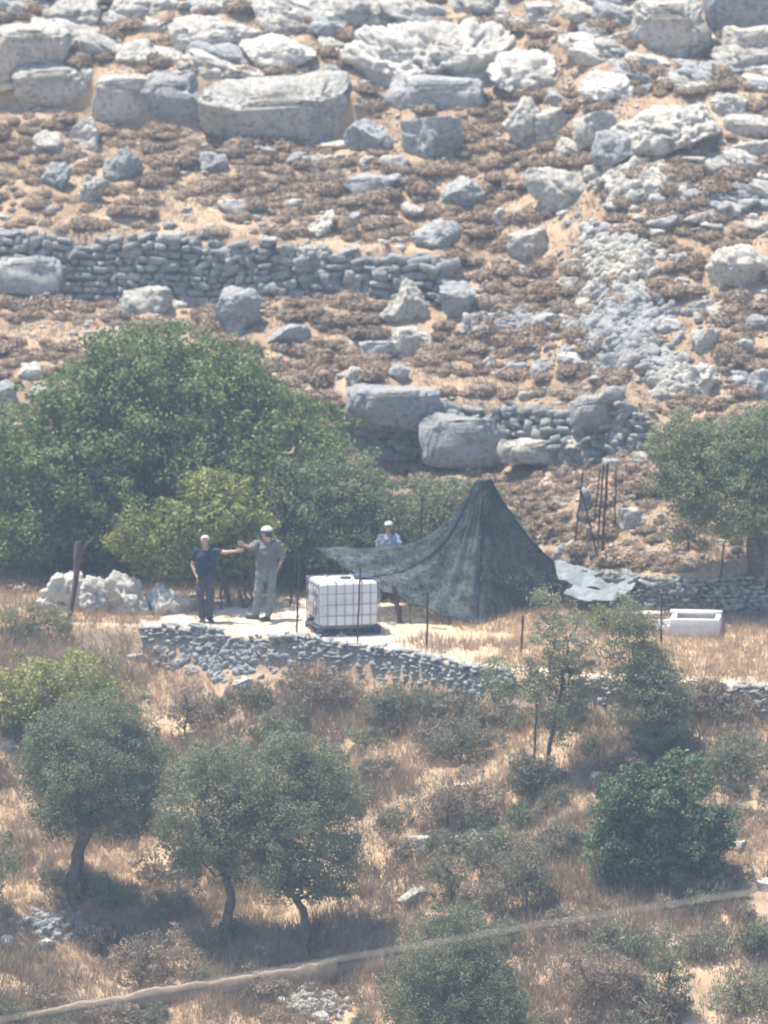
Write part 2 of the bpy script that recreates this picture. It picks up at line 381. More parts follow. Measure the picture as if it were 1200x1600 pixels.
# ------------------------------------------------------------------ rocks
def chisel(V, r, planes=9, lo=0.55, hi=0.9):
    for _ in range(planes):
        n = r.normal(size=3); n[2] *= 0.7; n /= np.linalg.norm(n); d = r.uniform(lo, hi)
        s = V @ n; k = s > d; V[k] -= np.outer(s[k] - d, n) * 0.92
    return V
def rock_geo(sub, seed, dims, kind='boulder', rough=0.10, metres=1.0):
    r = np.random.default_rng(seed); V, F = ico(sub); V = V.copy()
    if kind == 'ledge':
        V = np.sign(V) * np.abs(V) ** 0.28; V /= np.max(np.abs(V)) + 1e-9
        V = chisel(V * 0.98, r, 12, 0.85, 1.25)
    elif kind == 'slab':
        V = np.sign(V) * np.abs(V) ** 0.7; V = chisel(V, r, 8, 0.6, 1.0)
    elif kind == 'block':
        V = np.sign(V) * np.abs(V) ** 0.35; V = V / np.max(np.abs(V)); V = chisel(V, r, 8, 0.72, 1.1); V /= np.max(np.abs(V), axis=0)
    elif kind == 'craggy':
        V = chisel(V, r, 14, 0.42, 0.9); V /= np.max(np.abs(V), axis=0)
    else:
        V = np.sign(V) * np.abs(V) ** 0.8
        for nn, dd in (((r.uniform(-.25, .1), r.uniform(-.1, .25), 1.0), r.uniform(.5, .75)), ((r.uniform(-.3, .35), -1.0, r.uniform(-.1, .25)), r.uniform(.5, .7))):
            nn = np.array(nn); nn /= np.linalg.norm(nn); q = V @ nn; k = q > dd; V[k] -= np.outer(q[k] - dd, nn) * 0.94
        V = chisel(V, r, 9, 0.6, 0.95); V /= np.max(np.abs(V), axis=0)
    dims = np.asarray(dims, float)
    N = V / (np.linalg.norm(V, axis=1)[:, None] + 1e-9)
    P = V * dims; mn = float(np.median(dims))
    o = r.uniform(0, 50, 3)
    d = fbm(P * (1.3 / mn) + o, 5, 0.55) * rough * 1.25 * mn
    d -= np.clip(np.abs(fbm(P * (1.1 / mn) + o + 31, 3, 0.5)) * -6 + 0.6, 0, 1) * 0.16 * mn * (0 if sub < 3 else 1)
    ridg = 1 - np.abs(fbm(P * (2.8 / mn) + o + 9, 3, 0.55)); d += (ridg - 0.75) * rough * 0.8 * mn
    if kind in ('ledge', 'slab'):
        st = vnoise(np.stack([P[:, 0] * 0.25 + o[0], P[:, 1] * 0.25, P[:, 2] * 7.0], 1))
        side = 1 - np.abs(N[:, 2])
        d += st * 0.12 * mn * side
        pit = fbm(P * 5.0 + o, 3, 0.6); d -= np.clip(pit - 0.15, 0, 1) * 0.22 * mn * np.clip(N[:, 2], 0, 1) * (1.5 if kind == 'slab' else 1.0)
    return P + N * d[:, None], F
def place_rock(u0, v0, u1, v1, label, cat='boulder', name='boulder', kind='boulder', mat='rock', sub=4, rz=None, tilt=0.0, depth=0.75, seed=None, group=None, pitch=0.0, rough=0.10, dy=0.0):
    seed = seed if seed is not None else int(u0 * 7 + v0 * 13 + u1) % 9973
    p = hit((u0 + u1) / 2, v1 - 0.12 * (v1 - v0)); w = (u1 - u0) * mpp(p[1]) / 2; h = (v1 - v0) * mpp(p[1]) / 2
    ry = w * depth
    if kind == 'slab': ry = max(ry, h * 1.2)
    y = p[1] + ry * 0.55 + dy
    c = at_y((u0 + u1) / 2, (v0 + v1) / 2, y)
    rz_ = math.sqrt(max(h * h - (ry * math.sin(PITCH)) ** 2, (h * 0.6) ** 2)) / math.cos(PITCH)
    rz_ *= 1.10; c[2] -= rz_ * 0.08
    if kind == 'slab': rz_ = min(rz_, 0.35 * w) 
    V, F = rock_geo(sub, seed, (w, ry, rz_), kind, rough)
    o = build(name, V, F, M[mat], None, np.full(len(F), (seed % 97) / 97.0), smooth=(sub >= 5))
    o.location = c; r = random.Random(seed)
    o.rotation_euler = (pitch, tilt, rz if rz is not None else r.uniform(-0.25, 0.25))
    tag(o, label, cat, group, 'thing')
    return o
RK = [
 # ledges and slabs, top
 (-20, 38, 108, 118, 'pale flat topped limestone shelf at the upper left corner', 'ledge', 'rock', 6, 'rock ledge'),
 (18, 100, 148, 178, 'grey limestone block with a shaded face below the upper left shelf', 'ledge', 'rock', 5, 'rock ledge'),
 (146, 116, 252, 196, 'wedge shaped limestone block sloping down between two dark gaps', 'ledge', 'rock', 5, 'rock ledge'),
 (222, 112, 322, 196, 'smooth bluish grey rock face in shade beside the long white topped ledge', 'ledge', 'rockgrey', 5, 'rock ledge'),
 (308, 120, 552, 226, 'long limestone ledge with a bright white top and tall shaded face', 'ledge', 'rock', 6, 'rock ledge'),
 (533, 183, 628, 240, 'rounded blue grey boulder at the right end of the long ledge', 'boulder', 'rockgrey', 5, 'boulder'),
 (622, 172, 722, 260, 'big blocky grey boulder with a flat shaded face', 'boulder', 'rockgrey', 5, 'boulder'),
 (780, 152, 846, 232, 'white topped boulder split from its smaller twin by a dark crack', 'boulder', 'rock', 5, 'boulder'),
 (836, 162, 886, 230, 'smaller rounded block on the right of the cracked white boulder', 'boulder', 'rock', 5, 'boulder'),
 (545, 48, 830, 142, 'broad white pitted limestone sheet sloping across the upper hillside', 'slab', 'rockwhite', 6, 'rock slab'),
 (760, 70, 905, 150, 'warm white tongue of rock at the right end of the pitted sheet', 'slab', 'rockwhite', 5, 'rock slab'),
 (600, 118, 760, 170, 'low grey rock shelf under the white pitted sheet', 'ledge', 'rockgrey', 5, 'rock ledge'),
 (268, 18, 415, 84, 'pitted white slab near the top left between brown thornbushes', 'slab', 'rockwhite', 6, 'rock slab'),
 (370, 50, 500, 112, 'rough white slab just above the long ledge', 'slab', 'rockwhite', 5, 'rock slab'),
 (170, 50, 250, 112, 'small tilted white slab left of the pitted white slab', 'slab', 'rock', 5, 'rock slab'),
 (60, 0, 170, 42, 'thin white rock slab cut by the top edge at the left', 'slab', 'rock', 5, 'rock slab'),
 (170, -12, 280, 32, 'pale slab at the top edge beside a thin white slab', 'slab', 'rock', 5, 'rock slab'),
 (470, -10, 560, 24, 'narrow pale slab at the top edge above the broad pitted sheet', 'slab', 'rock', 4, 'rock slab'),
 (690, -15, 800, 30, 'white jagged rock at the top edge right of centre', 'slab', 'rock', 5, 'rock slab'),
 (800, -10, 900, 40, 'grey white jagged outcrop at the top edge beside the blue rock face', 'slab', 'rock', 5, 'rock slab'),
 (985, 0, 1110, 92, 'large jagged white outcrop near the upper right corner', 'ledge', 'rock', 6, 'rock ledge'),
 (1100, -35, 1230, 56, 'smooth blue shaded rock face in the upper right corner', 'ledge', 'rockgrey', 5, 'rock ledge'),
 (1130, 42, 1215, 98, 'white topped block under the blue rock face in the corner', 'ledge', 'rock', 5, 'rock ledge'),
 (905, 98, 990, 170, 'white sloping slab above the stone cascade', 'slab', 'rockwhite', 5, 'rock slab'),
 (960, 150, 1120, 250, 'large sloping slab with a shaded right edge below the white slab', 'slab', 'rock', 6, 'rock slab'),
 (892, 172, 965, 232, 'blocky rock at the left edge of the large sloping slab', 'boulder', 'rock', 5, 'boulder'),
 (920, 205, 1000, 268, 'grey rounded rock at the foot of the large sloping slab', 'boulder', 'rockgrey', 5, 'boulder'),
 (1102, 138, 1168, 188, 'rounded pale boulder perched above the two stacked blocks at the right edge', 'boulder', 'rock', 5, 'boulder'),
 (1128, 180, 1210, 216, 'flat grey block, upper of two stacked at the right edge', 'ledge', 'rock', 4, 'rock ledge'),
 (1134, 214, 1215, 256, 'rounded white block, lower of two stacked at the right edge', 'boulder', 'rock', 5, 'boulder'),
 (818, 256, 948, 330, 'long oval boulder lying alone on brown scrub', 'boulder', 'rock', 5, 'boulder'),
 (676, 276, 756, 328, 'lumpy grey boulder left of the long oval boulder', 'boulder', 'rockgrey', 5, 'boulder'),
 (786, 346, 872, 412, 'dark faced boulder with a bright white top under two small stones', 'boulder', 'rock', 5, 'boulder'),
 (764, 326, 796, 356, 'small white stone, left of the pair on the dark faced boulder', 'boulder', 'rockwhite', 4, 'stone'),
 (796, 324, 824, 354, 'small white stone, right of the pair on the dark faced boulder', 'boulder', 'rockwhite', 4, 'stone'),
 (1090, 384, 1202, 464, 'very large smooth boulder with a white crown at the right edge', 'boulder', 'rock', 5, 'boulder'),
 (482, 326, 530, 376, 'bright white holed boulder standing alone above the terrace walls', 'boulder', 'rockwhite', 5, 'boulder'),
 (108, 180, 166, 238, 'white knobbly boulder at the top of the left rock pile', 'boulder', 'rock', 5, 'boulder'),
 (150, 226, 228, 292, 'broad grey boulder on the right side of the left rock pile', 'boulder', 'rockgrey', 5, 'boulder'),
 (40, 206, 100, 250, 'rough pinkish rock on the left side of the left rock pile', 'boulder', 'rock', 4, 'boulder'),
 (60, 250, 120, 304, 'round grey boulder low in the left rock pile', 'boulder', 'rockgrey', 5, 'boulder'),
 (112, 270, 168, 324, 'egg shaped boulder at the foot of the left rock pile', 'boulder', 'rock', 5, 'boulder'),
 (302, 238, 356, 274, 'single smooth blue grey boulder below the long ledge', 'boulder', 'rockgrey', 4, 'boulder'),
 (530, 266, 632, 306, 'low grey rock cluster on scrub below the big blocky boulder', 'boulder', 'rockgrey', 4, 'boulder'),
 (640, 345, 730, 394, 'dark mossy looking rock cluster left of the white topped boulder', 'boulder', 'rockgrey', 5, 'boulder'),
 # by the terrace walls
 (-20, 398, 98, 462, 'huge smooth grey block built into the left terrace wall', 'ledge', 'rockgrey', 5, 'boulder'),
 (188, 438, 270, 494, 'squared boulder with a lit pointed top under the left terrace wall', 'boulder', 'rock', 5, 'boulder'),
 (330, 452, 414, 534, 'tall blue grey boulder below the gap between the terrace walls', 'boulder', 'rockgrey', 5, 'boulder'),
 (352, 450, 408, 474, 'flat white stone capping the tall blue grey boulder', 'boulder', 'rockwhite', 4, 'stone'),
 (414, 498, 494, 548, 'smooth rounded boulder lower right of the tall blue grey one', 'boulder', 'rockgrey', 5, 'boulder'),
 (598, 438, 684, 506, 'pale boulder left of a deep dark cleft', 'boulder', 'rock', 5, 'boulder'),
 (680, 436, 748, 510, 'smooth grey boulder right of a deep dark cleft', 'boulder', 'rockgrey', 5, 'boulder'),
 (714, 488, 752, 526, 'small pale boulder at the foot of the grey cleft boulder', 'boulder', 'rock', 4, 'boulder'),
 (610, 504, 676, 562, 'slanting grey boulder below the pale cleft boulder', 'boulder', 'rock', 5, 'boulder'),
 (560, 528, 624, 562, 'low grey boulder left of the slanting one', 'boulder', 'rockgrey', 4, 'boulder'),
 (602, 564, 648, 598, 'small blue grey boulder above the lower outcrop', 'boulder', 'rockgrey', 4, 'boulder'),
 (538, 572, 574, 602, 'small white flecked stone right of the big tree top', 'boulder', 'rock', 4, 'stone'),
 (754, 553, 778, 574, 'tiny bright white cube of stone on the mid slope', 'boulder', 'rockwhite', 4, 'stone'),
 (820, 560, 866, 592, 'dark sided boulder with a pale nose near the stone cascade', 'boulder', 'rockgrey', 4, 'boulder'),
 (1072, 510, 1126, 552, 'wedge shaped pale boulder right of the stone cascade', 'boulder', 'rock', 5, 'boulder'),
 (1162, 492, 1200, 518, 'dark pyramid shaped stone near the right edge', 'boulder', 'rockgrey', 4, 'stone'),
 (1064, 558, 1132, 622, 'bright white layered boulder above the right hand tree', 'boulder', 'rockwhite', 5, 'boulder'),
 (1172, 576, 1216, 630, 'grey boulder cut by the right edge above the tree', 'boulder', 'rockgrey', 4, 'boulder'),
 # lower outcrop
 (540, 604, 690, 668, 'grey terrace outcrop at the right shoulder of the big tree', 'ledge', 'rockgrey', 5, 'rock ledge'),
 (655, 648, 796, 722, 'smooth blue grey rock face hollow in the lower outcrop', 'ledge', 'rockgrey', 5, 'rock ledge'),
 (596, 660, 668, 712, 'pale block left of the hollow in the lower outcrop', 'boulder', 'rockgrey', 5, 'boulder'),
 (780, 684, 890, 720, 'flat white topped shelf at the foot of the lower outcrop', 'ledge', 'rock', 5, 'rock ledge'),
 (884, 674, 950, 720, 'jumbled white rock above the bundle of rusty stakes', 'boulder', 'rockwhite', 5, 'boulder'),
 (890, 618, 960, 668, 'tilted grey block at the top right of the lower outcrop', 'ledge', 'rockgrey', 5, 'rock ledge'),
 (936, 650, 1004, 712, 'leaning pale slab ending the lower outcrop beside the tree', 'boulder', 'rock', 5, 'boulder'),
 # left of the tree
 (24, 564, 70, 596, 'bright white stone left of the big tree', 'boulder', 'rockwhite', 4, 'stone'),
 (-10, 596, 34, 642, 'grey boulder cut by the left edge beside the big tree', 'boulder', 'rockgrey', 4, 'boulder'),
 (36, 592, 110, 640, 'blue grey boulder tucked against the big tree', 'boulder', 'rockgrey', 5, 'boulder'),
 (-30, 656, 40, 724, 'shaded boulder at the left edge where the tree crown begins', 'boulder', 'rockgrey', 5, 'boulder'),
 # under the right tree and by the stakes
 (966, 786, 1002, 832, 'squared boulder with a white top right of the rusty stakes', 'boulder', 'rock', 4, 'boulder'),
 (896, 760, 926, 822, 'pale upright stone behind the leaning rusty stakes', 'boulder', 'rockgrey', 4, 'stone'),
 (866, 846, 904, 884, 'rounded white topped stone at the foot of the leaning stakes', 'boulder', 'rockwhite', 4, 'stone'),
 (1074, 786, 1098, 812, 'small pale stone in the shade under the right hand tree', 'boulder', 'rockwhite', 4, 'stone'),
 # plateau, left
 (58, 894, 146, 972, 'craggy white rock left of the leaning brown post', 'boulder', 'rockwhite', 5, 'boulder'),
 (118, 894, 178, 976, 'brightest white rock right of the leaning brown post', 'boulder', 'rockwhite', 5, 'boulder'),
 (160, 896, 240, 978, 'tan white folded rock in the middle of the pale row', 'boulder', 'rockwhite', 5, 'boulder'),
 (228, 914, 318, 974, 'low rounded tan boulder beside the man in the dark shirt', 'boulder', 'rockwhite', 5, 'boulder'),
 # lower slope
 (238, 1004, 272, 1022, 'flat white stone at the left foot of the front stone wall', 'boulder', 'rockwhite', 4, 'stone'),
 (190, 1018, 232, 1036, 'white flat stone furthest left below the front stone wall', 'boulder', 'rockwhite', 4, 'stone'),
 (212, 1076, 238, 1092, 'small white stone on bare soil below the front stone wall', 'boulder', 'rockwhite', 4, 'stone'),
 (360, 1052, 394, 1084, 'white stone fallen from the front stone wall', 'boulder', 'rockwhite', 4, 'stone'),
 (84, 1042, 112, 1082, 'upright white stone rising out of the yellow green bush', 'boulder', 'rockwhite', 4, 'stone'),
 (636, 1300, 692, 1334, 'white flat boulder at the left of a small group on dry grass', 'boulder', 'rockwhite', 4, 'stone'),
 (690, 1306, 722, 1330, 'small white stone in the middle of a group on dry grass', 'boulder', 'rockwhite', 4, 'stone'),
 (726, 1298, 764, 1340, 'jagged white stone at the right of a group on dry grass', 'boulder', 'rockwhite', 4, 'stone'),
 (618, 1380, 680, 1416, 'low grey boulder half sunk in dry grass above the cables', 'boulder', 'rock', 4, 'boulder'),
 (920, 1205, 950, 1228, 'small pale stone left of the dark green fig bush', 'boulder', 'rockwhite', 4, 'stone'),
 (1130, 1310, 1166, 1330, 'white flat stone at the right foot of the dark green bush', 'boulder', 'rockwhite', 4, 'stone'),
 (1182, 1368, 1212, 1396, 'knobbly white stone at the right edge of the lower slope', 'boulder', 'rockwhite', 4, 'stone'),
 (1042, 1468, 1090, 1488, 'flat slab lying dark sided on soil near the lower right', 'slab', 'rock', 4, 'stone'),
 (50, 1466, 84, 1486, 'white stone at the foot of the low rubble heap', 'boulder', 'rockwhite', 4, 'stone'),
 (-8, 1460, 22, 1482, 'white stone cut by the left edge beside the rubble heap', 'boulder', 'rockwhite', 4, 'stone'),
 (0, 1155, 26, 1178, 'small white stone at the left edge above the olive tree', 'boulder', 'rockwhite', 4, 'stone'),
 (480, 1580, 520, 1604, 'white stone at the bottom edge below the low wall', 'boulder', 'rockwhite', 4, 'stone'),
 (390, 1476, 414, 1492, 'small rounded grey stone between the two thin olive trunks', 'boulder', 'rockgrey', 4, 'stone'),
]
BBOX = []
for (a, b, c, d, lab, kd, mt, sb, cat) in RK:

    if kd == 'boulder' and not any(w_ in lab for w_ in ('block', 'squared', 'flat', 'wedge', 'slant', 'cube')): kd = 'craggy'
    nm = {'boulder': 'boulder', 'stone': 'stone', 'rock ledge': 'rock_ledge', 'rock slab': 'flat_rock'}[cat]
    kw = {}
    if kd == 'ledge': kw = dict(depth=0.45, rough=0.085, pitch=math.radians(13))
    if kd == 'ledge' and (b > 595 or (a == -20 and b == 398)): kw.update(dy=-0.55, pitch=math.radians(3))
    if kd == 'slab': kw = dict(depth=0.6, pitch=math.radians(24), rough=0.12)
    if kd == 'craggy': kw = dict(rough=0.20 if mt == 'rockwhite' else 0.12, dy=0.45 if (880 < b < 920 and c < 330) else 0)
    place_rock(a, b, c, d, lab, cat, nm, kd, mt, min(sb, 6), **kw)
    BBOX.append((a, b, c, d))
def zone(u, v):
    side = 'on the left' if u < 400 else ('in the middle' if u < 800 else 'on the right')
    if v < 130: return 'near the top edge ' + side
    if v < 345: return 'above the terrace walls ' + side
    if v < 470: return 'level with the terrace walls ' + side
    if v < 605: return 'below the terrace walls ' + side
    return 'around the lower outcrop ' + side
# individually placed mid-size rocks between the shrubs
variants = [rock_geo(3, 500 + k, (1, 0.85, 0.72), 'boulder', 0.16) for k in range(8)]
vme = [build('boulder', V, F, M[m], None, np.full(len(F), k / 8), data_only=True) for k, (V, F) in enumerate(variants) for m in ('rock', 'rockgrey')]
def free(u, v, pad=4):
    return not any(a - pad < u < c + pad and b - pad < v < d + pad for a, b, c, d in BBOX)
CASC = [(1040, 290), (975, 380), (960, 440), (985, 500), (900, 480), (1020, 540), (1060, 600), (930, 540)]
cnt = 0
rr = random.Random(31)
while cnt < 250:
    u, v = rr.uniform(0, 1200), rr.uniform(0, 740)
    if not free(u, v): continue
    if v > 500 and u < 540: 
        if u > 100 or rr.random() < .5: continue
    if 600 < v and u > 1010: continue
    rocky = vnoise(np.array([[u / 160, v / 110, 3.3]]))[0] + (0.5 if u > 800 and v > 230 else 0) + (0.35 if v < 120 else 0)
    if rr.random() > 0.35 + rocky: continue
    p = hit(u, v); s = rr.choice((0.08, 0.11, 0.15, 0.2, 0.27)) * rr.uniform(0.9, 1.2)
    o = bpy.data.objects.new('boulder', vme[rr.randrange(len(vme))]); link(o)
    o.location = (p[0], p[1], p[2] + s * 0.12); o.scale = (s * rr.uniform(0.9, 1.5), s, s * rr.uniform(0.6, 1.0))
    o.rotation_euler = (rr.uniform(-.3, .3), rr.uniform(-.3, .3), rr.uniform(0, 6.28))
    z_ = zone(u, v); tag(o, ('small' if s < 0.17 else 'knee high') + ' weathered limestone rock ' + z_, 'rock', ('small' if s < 0.17 else 'knee high') + ' loose rocks ' + z_); cnt += 1

pl = [rock_geo(4, 550 + k, (1, 0.75, 0.42), 'slab', 0.16) for k in range(6)]
plm = [build('flat_rock', V, F, M[m], None, np.full(len(F), k / 6), smooth=True, data_only=True) for k, (V, F) in enumerate(pl) for m in ('rock', 'rockwhite', 'rockgrey')]
cnt = 0
while cnt < 170:
    u, v = rr.uniform(-10, 1210), rr.uniform(-25, 330)
    if not free(u, v, 0): continue
    if v > 130 and u < 870: continue
    if v > 260 and rr.random() < 0.6: continue
    p = hit(u, v); s = rr.uniform(0.14, 0.42) * (1.35 if v < 120 and rr.random() < 0.4 else 1)
    o = link(bpy.data.objects.new('flat_rock', plm[rr.randrange(len(plm))])); o.location = (p[0], p[1], p[2] + s * 0.10)
    o.scale = (s * rr.uniform(1.1, 2.2), s, s * rr.uniform(0.7, 1.4)); o.rotation_euler = (math.radians(rr.uniform(8, 32)), rr.uniform(0.0, .38), rr.uniform(-.4, .3))
    z_ = zone(u, v); tag(o, ('narrow' if s < 0.27 else 'broad') + ' pale sloping rock plate ' + z_, 'rock', ('narrow' if s < 0.27 else 'broad') + ' rock plates ' + z_, 'thing'); cnt += 1

# ------------------------------------------------------------------ dry stone walls and rubble
small = [rock_geo(2, 700 + k, (1, 0.85, 0.85), 'block', 0.035) for k in range(20)]
def put_stone(g, c, s, r, var=None, big=False):
    V, F = small[r.randrange(len(small))]
    a = r.uniform(-0.35, 0.35) + (math.pi if r.random() < .5 else 0); cs, sn = math.cos(a), math.sin(a)
    b = r.uniform(-1.0, 1.0) if big else r.uniform(-0.3, 0.3) + (r.choice((-0.4, 0.4)) if r.random() < 0.15 else 0); cb, sb = math.cos(b), math.sin(b)
    W = V * np.asarray(s)
    W = W @ np.array([[cs, sn, 0], [-sn, cs, 0], [0, 0, 1]]) @ np.array([[cb, 0, sb], [0, 1, 0], [-sb, 0, cb]])
    g.add(W + c, F, r.random() if var is None else var)
def stone_wall(label, line, h_of, stone, mat, seed, thick=0.28, lean=0.12, mess=0.25, name='dry_stone_wall'):
    """line: world (x,y) points of the face; h_of(t)->(z bottom, z top)"""
    g = Geo(); r = random.Random(seed)
    L = [np.array(p[:2]) for p in line]
    seg = [np.linalg.norm(L[i + 1] - L[i]) for i in range(len(L) - 1)]; tot = sum(seg); cum = np.concatenate([[0], np.cumsum(seg)])
    X = [p[0] for p in L]; Y = [p[1] for p in L]
    s = 0.0
    zs = [h_of(np.interp(q, cum, X), np.interp(q, cum, Y), q / tot) for q in np.linspace(0, tot, 12)]
    R_ = max(2, int(round(max(b_ - a_ for a_, b_ in zs) / (stone * 0.55))))
    for layer in range(2):
        for i_ in range(R_):
            s = -r.uniform(0, stone)
            while s < tot:
                w = stone * r.choice((0.5, 0.7, 0.95, 1.2, 1.7)) * r.uniform(0.85, 1.15)
                sc_ = min(max(s + w / 2, 0), tot); x = np.interp(sc_, cum, X); y = np.interp(sc_, cum, Y)
                zb, zt = h_of(x, y, sc_ / tot); rh = (zt - zb) / R_
                hh = rh * r.uniform(0.95, 1.35) * (1.8 if r.random() < 0.14 else 1)
                k = (i_ + 0.5) / R_
                if not (i_ == R_ - 1 and r.random() < 0.3):
                    put_stone(g, (x + r.uniform(-mess, mess) * stone * 0.3, y + lean * k + 0.2 * layer + r.uniform(-0.06, 0.05), zb + k * (zt - zb) + r.uniform(-.15, .15) * rh), (w * 0.53, thick * r.uniform(0.4, 0.65), hh * 0.5), r)
                s += w * 0.93
    # fill behind the face so no light leaks through
    o = g.obj(name, M[mat]); tag(o, label, 'wall', kind='thing'); return o
def up_heights(zb, zt):
    def f(x, y, t):
        b = float(terrain(np.array([x]), np.array([y - 0.25]), False)[0]); tt = float(terrain(np.array([x]), np.array([y + 0.25]), False)[0])
        return b - 0.1 + zb, tt + zt + 0.06 * math.sin(x * 2.3)
    return f
stone_wall('dry stone terrace wall of grey blocks across the left hillside', [(p[0], p[1] - 0.17) for p in WALL_UP_LEFT], up_heights(0, 0.12), 0.27, 'rockwall', 1)
stone_wall('shorter grey terrace wall right of the long left one, behind a pale ledge top', [(p[0], p[1] - 0.17) for p in WALL_UP_MID], up_heights(0, 0.06), 0.30, 'rockwall', 2)
stone_wall('rough broken terrace wall of grey rock above the net tent', [(p[0], p[1] - 0.17) for p in WALL_LOW_MID], up_heights(0, 0.02), 0.27, 'rockwall', 3, mess=0.5)
def front_line(x0, x1, n=40, off=-0.12):
    xs = np.linspace(x0, x1, n); return [(x, np.interp(x, *YF) + off) for x in xs]
def front_h(x, y, t):
    b = float(terrain(np.array([x]), np.array([y - 0.22]), False)[0]); tp = 0.05 * float(np.interp(x, *YF))
    return b - 0.05, tp + 0.03 + 0.05 * math.sin(x * 3.1) * (1 if x < -1.2 else .3)
stone_wall('low dry stone wall of jumbled stones holding up the pale clearing', front_line(-4.5, 2.3), front_h, 0.125, 'rockgrey', 4, 0.20, 0.10, 0.8)
stone_wall('dark low stone edging under the straw coloured strip at the right', front_line(3.6, 7.8), front_h, 0.13, 'rockwall', 5, 0.20, 0.10, 0.6)
def back_h(x, y, t):
    return 0.05 * y - 0.05, 0.05 * y + 0.74 + 0.03 * math.sin(x * 2)
stone_wall('grey dry stone wall with pale coping behind the white trough', [(x, np.interp(x, *YB) - 0.14) for x in np.linspace(3.7, 8.5, 30)], back_h, 0.15, 'rockwall', 6, 0.2, 0.05, 0.5)
# heaps
def heap(label, u0, v0, u1, v1, n, s0, mat, seed, name='stone_pile', kind=None):
    g = Geo(); r = random.Random(seed)
    for _ in range(n):
        a = r.gauss(0, 0.36); b = r.gauss(0, 0.36)
        if abs(a) > 1 or abs(b) > 1: continue
        u = (u0 + u1) / 2 + a * (u1 - u0) / 2; v = (v0 + v1) / 2 + b * (v1 - v0) / 2
        p = hit(u, v); s = s0 * r.uniform(0.5, 1.5)
        lift = 0.25 * s0 * max(0, 1 - a * a - b * b) * r.uniform(0, 4)
        put_stone(g, (p[0], p[1], p[2] + s * 0.2 + lift), (s, s * .8, s * r.uniform(.5, .95)), r, big=True)
    o = g.obj(name, M[mat]); tag(o, label, 'stone heap', kind=kind or 'thing'); return o
heap('jumbled stones banked against the left end of the front wall below the two men', 215, 985, 480, 1075, 260, 0.065, 'rockgrey', 11)
heap('small heap of grey stones left of the low wall under the leftmost olive', 10, 1415, 165, 1478, 190, 0.075, 'rockgrey', 12)
heap('small heap of pale stones under the end of the low concrete wall', 400, 1540, 560, 1600, 170, 0.07, 'rock', 13)
heap('heap of white stones on the upper slope under the sloping slabs', 900, 250, 1080, 330, 170, 0.125, 'rock', 14)
heap('steep cascade of pale stones running down the right hillside', 890, 350, 1040, 470, 380, 0.125, 'rock', 15)
heap('wide spill of grey stones below the pale cascade', 860, 440, 1070, 600, 480, 0.125, 'rockgrey', 16)
heap('scatter of white stones at the left of the layered white boulder', 1005, 555, 1090, 640, 150, 0.125, 'rock', 17)
heap('spill of stones in the gap between the two terrace walls', 410, 380, 560, 450, 110, 0.09, 'rock', 18)
heap('rubble of grey stones right of the deep dark cleft', 740, 470, 880, 560, 160, 0.09, 'rockgrey', 19)
# loose small stones over everything: nobody could count these
g = Geo(); r = random.Random(77); n = 0
tiny = [rock_geo(1, 900 + k, (1, 0.8, 0.6), 'boulder', 0.12) for k in range(8)]
rq = np.random.default_rng(78)
X = rq.uniform(-9, 9, 26000); Y = rq.uniform(-15, 26, 26000)
yf_, yb_ = np.interp(X, *YF), np.interp(X, *YB)
w_ = vnoise(np.stack([X * 0.7, Y * 0.5, X * 0 + 8], 1)) + 0.35 * (X > 2.2) + 0.3 * (Y > 20) + rq.uniform(-0.7, 0.7, len(X))
up_ = Y > yb_ + 0.1; lo_ = (Y < yf_ - 0.4)
keep = (up_ & (w_ > 0.05)) | (lo_ & (rq.random(len(X)) < 0.14)) | (~up_ & ~lo_ & (rq.random(len(X)) < 0.10))
X, Y, up_ = X[keep], Y[keep], up_[keep]; Z = terrain(X, Y)
S = np.where(up_, np.minimum(0.13, 0.018 + rq.exponential(0.024, len(X))), np.minimum(0.07, 0.010 + rq.exponential(0.014, len(X))))
for k in range(len(X)):
    V, F = tiny[k % 8]; a = rq.uniform(0, 6.28); cs, sn = math.cos(a), math.sin(a); s = S[k]
    g.add((V * (s * rq.uniform(.8, 1.6), s, s)) @ np.array([[cs, sn, 0], [-sn, cs, 0], [0, 0, 1]]) + [X[k], Y[k], Z[k] + s * 0.15], F, rq.random())
tag(g.obj('rubble', M['rock']), 'loose limestone chips scattered over the slopes', 'rubble', kind='stuff')

# ------------------------------------------------------------------ vegetation
def quads_from(C, D, Wd, Ln, Wn, bend=None):
    """diamond leaves: centre C, long dir D, side dir Wd"""
    a = C - D * Ln[:, None] * 0.5; b = C + D * Ln[:, None] * 0.5
    l = C + Wd * Wn[:, None] * 0.5; r_ = C - Wd * Wn[:, None] * 0.5
    V = np.stack([a, l, b, r_], 1).reshape(-1, 3)
    F = np.arange(len(V)).reshape(-1, 4)
    return V, F
def unit(a): return a / (np.linalg.norm(a, axis=1)[:, None] + 1e-9)
def leaves(r, centers, outward, nper, rad, Ln, Wn, var_c, up=0.25, droop=0.0):
    k = len(centers); C = np.repeat(centers, nper, 0); O = np.repeat(outward, nper, 0)
    off = unit(r.normal(size=C.shape) + O * 0.5) * (r.uniform(0.25, 1.0, (len(C), 1)) ** 0.6)
    R = np.repeat(rad, nper)[:, None]
    P = C + off * R * np.array([1.15, 1.15, 0.8])
    nrm = unit(off * 0.8 + r.normal(size=C.shape) * 0.6 + np.array([0, 0, up]))
    d = unit(np.cross(nrm, r.normal(size=C.shape)) + np.array([0, 0, -droop])); w = unit(np.cross(nrm, d))
    n = len(P)
    V, F = quads_from(P, d, w, Ln * r.uniform(0.6, 1.3, n), Wn * r.uniform(0.7, 1.3, n))
    var = np.clip(np.repeat(var_c, nper) + r.normal(size=n) * 0.2, 0, 1)
    return V, F, var
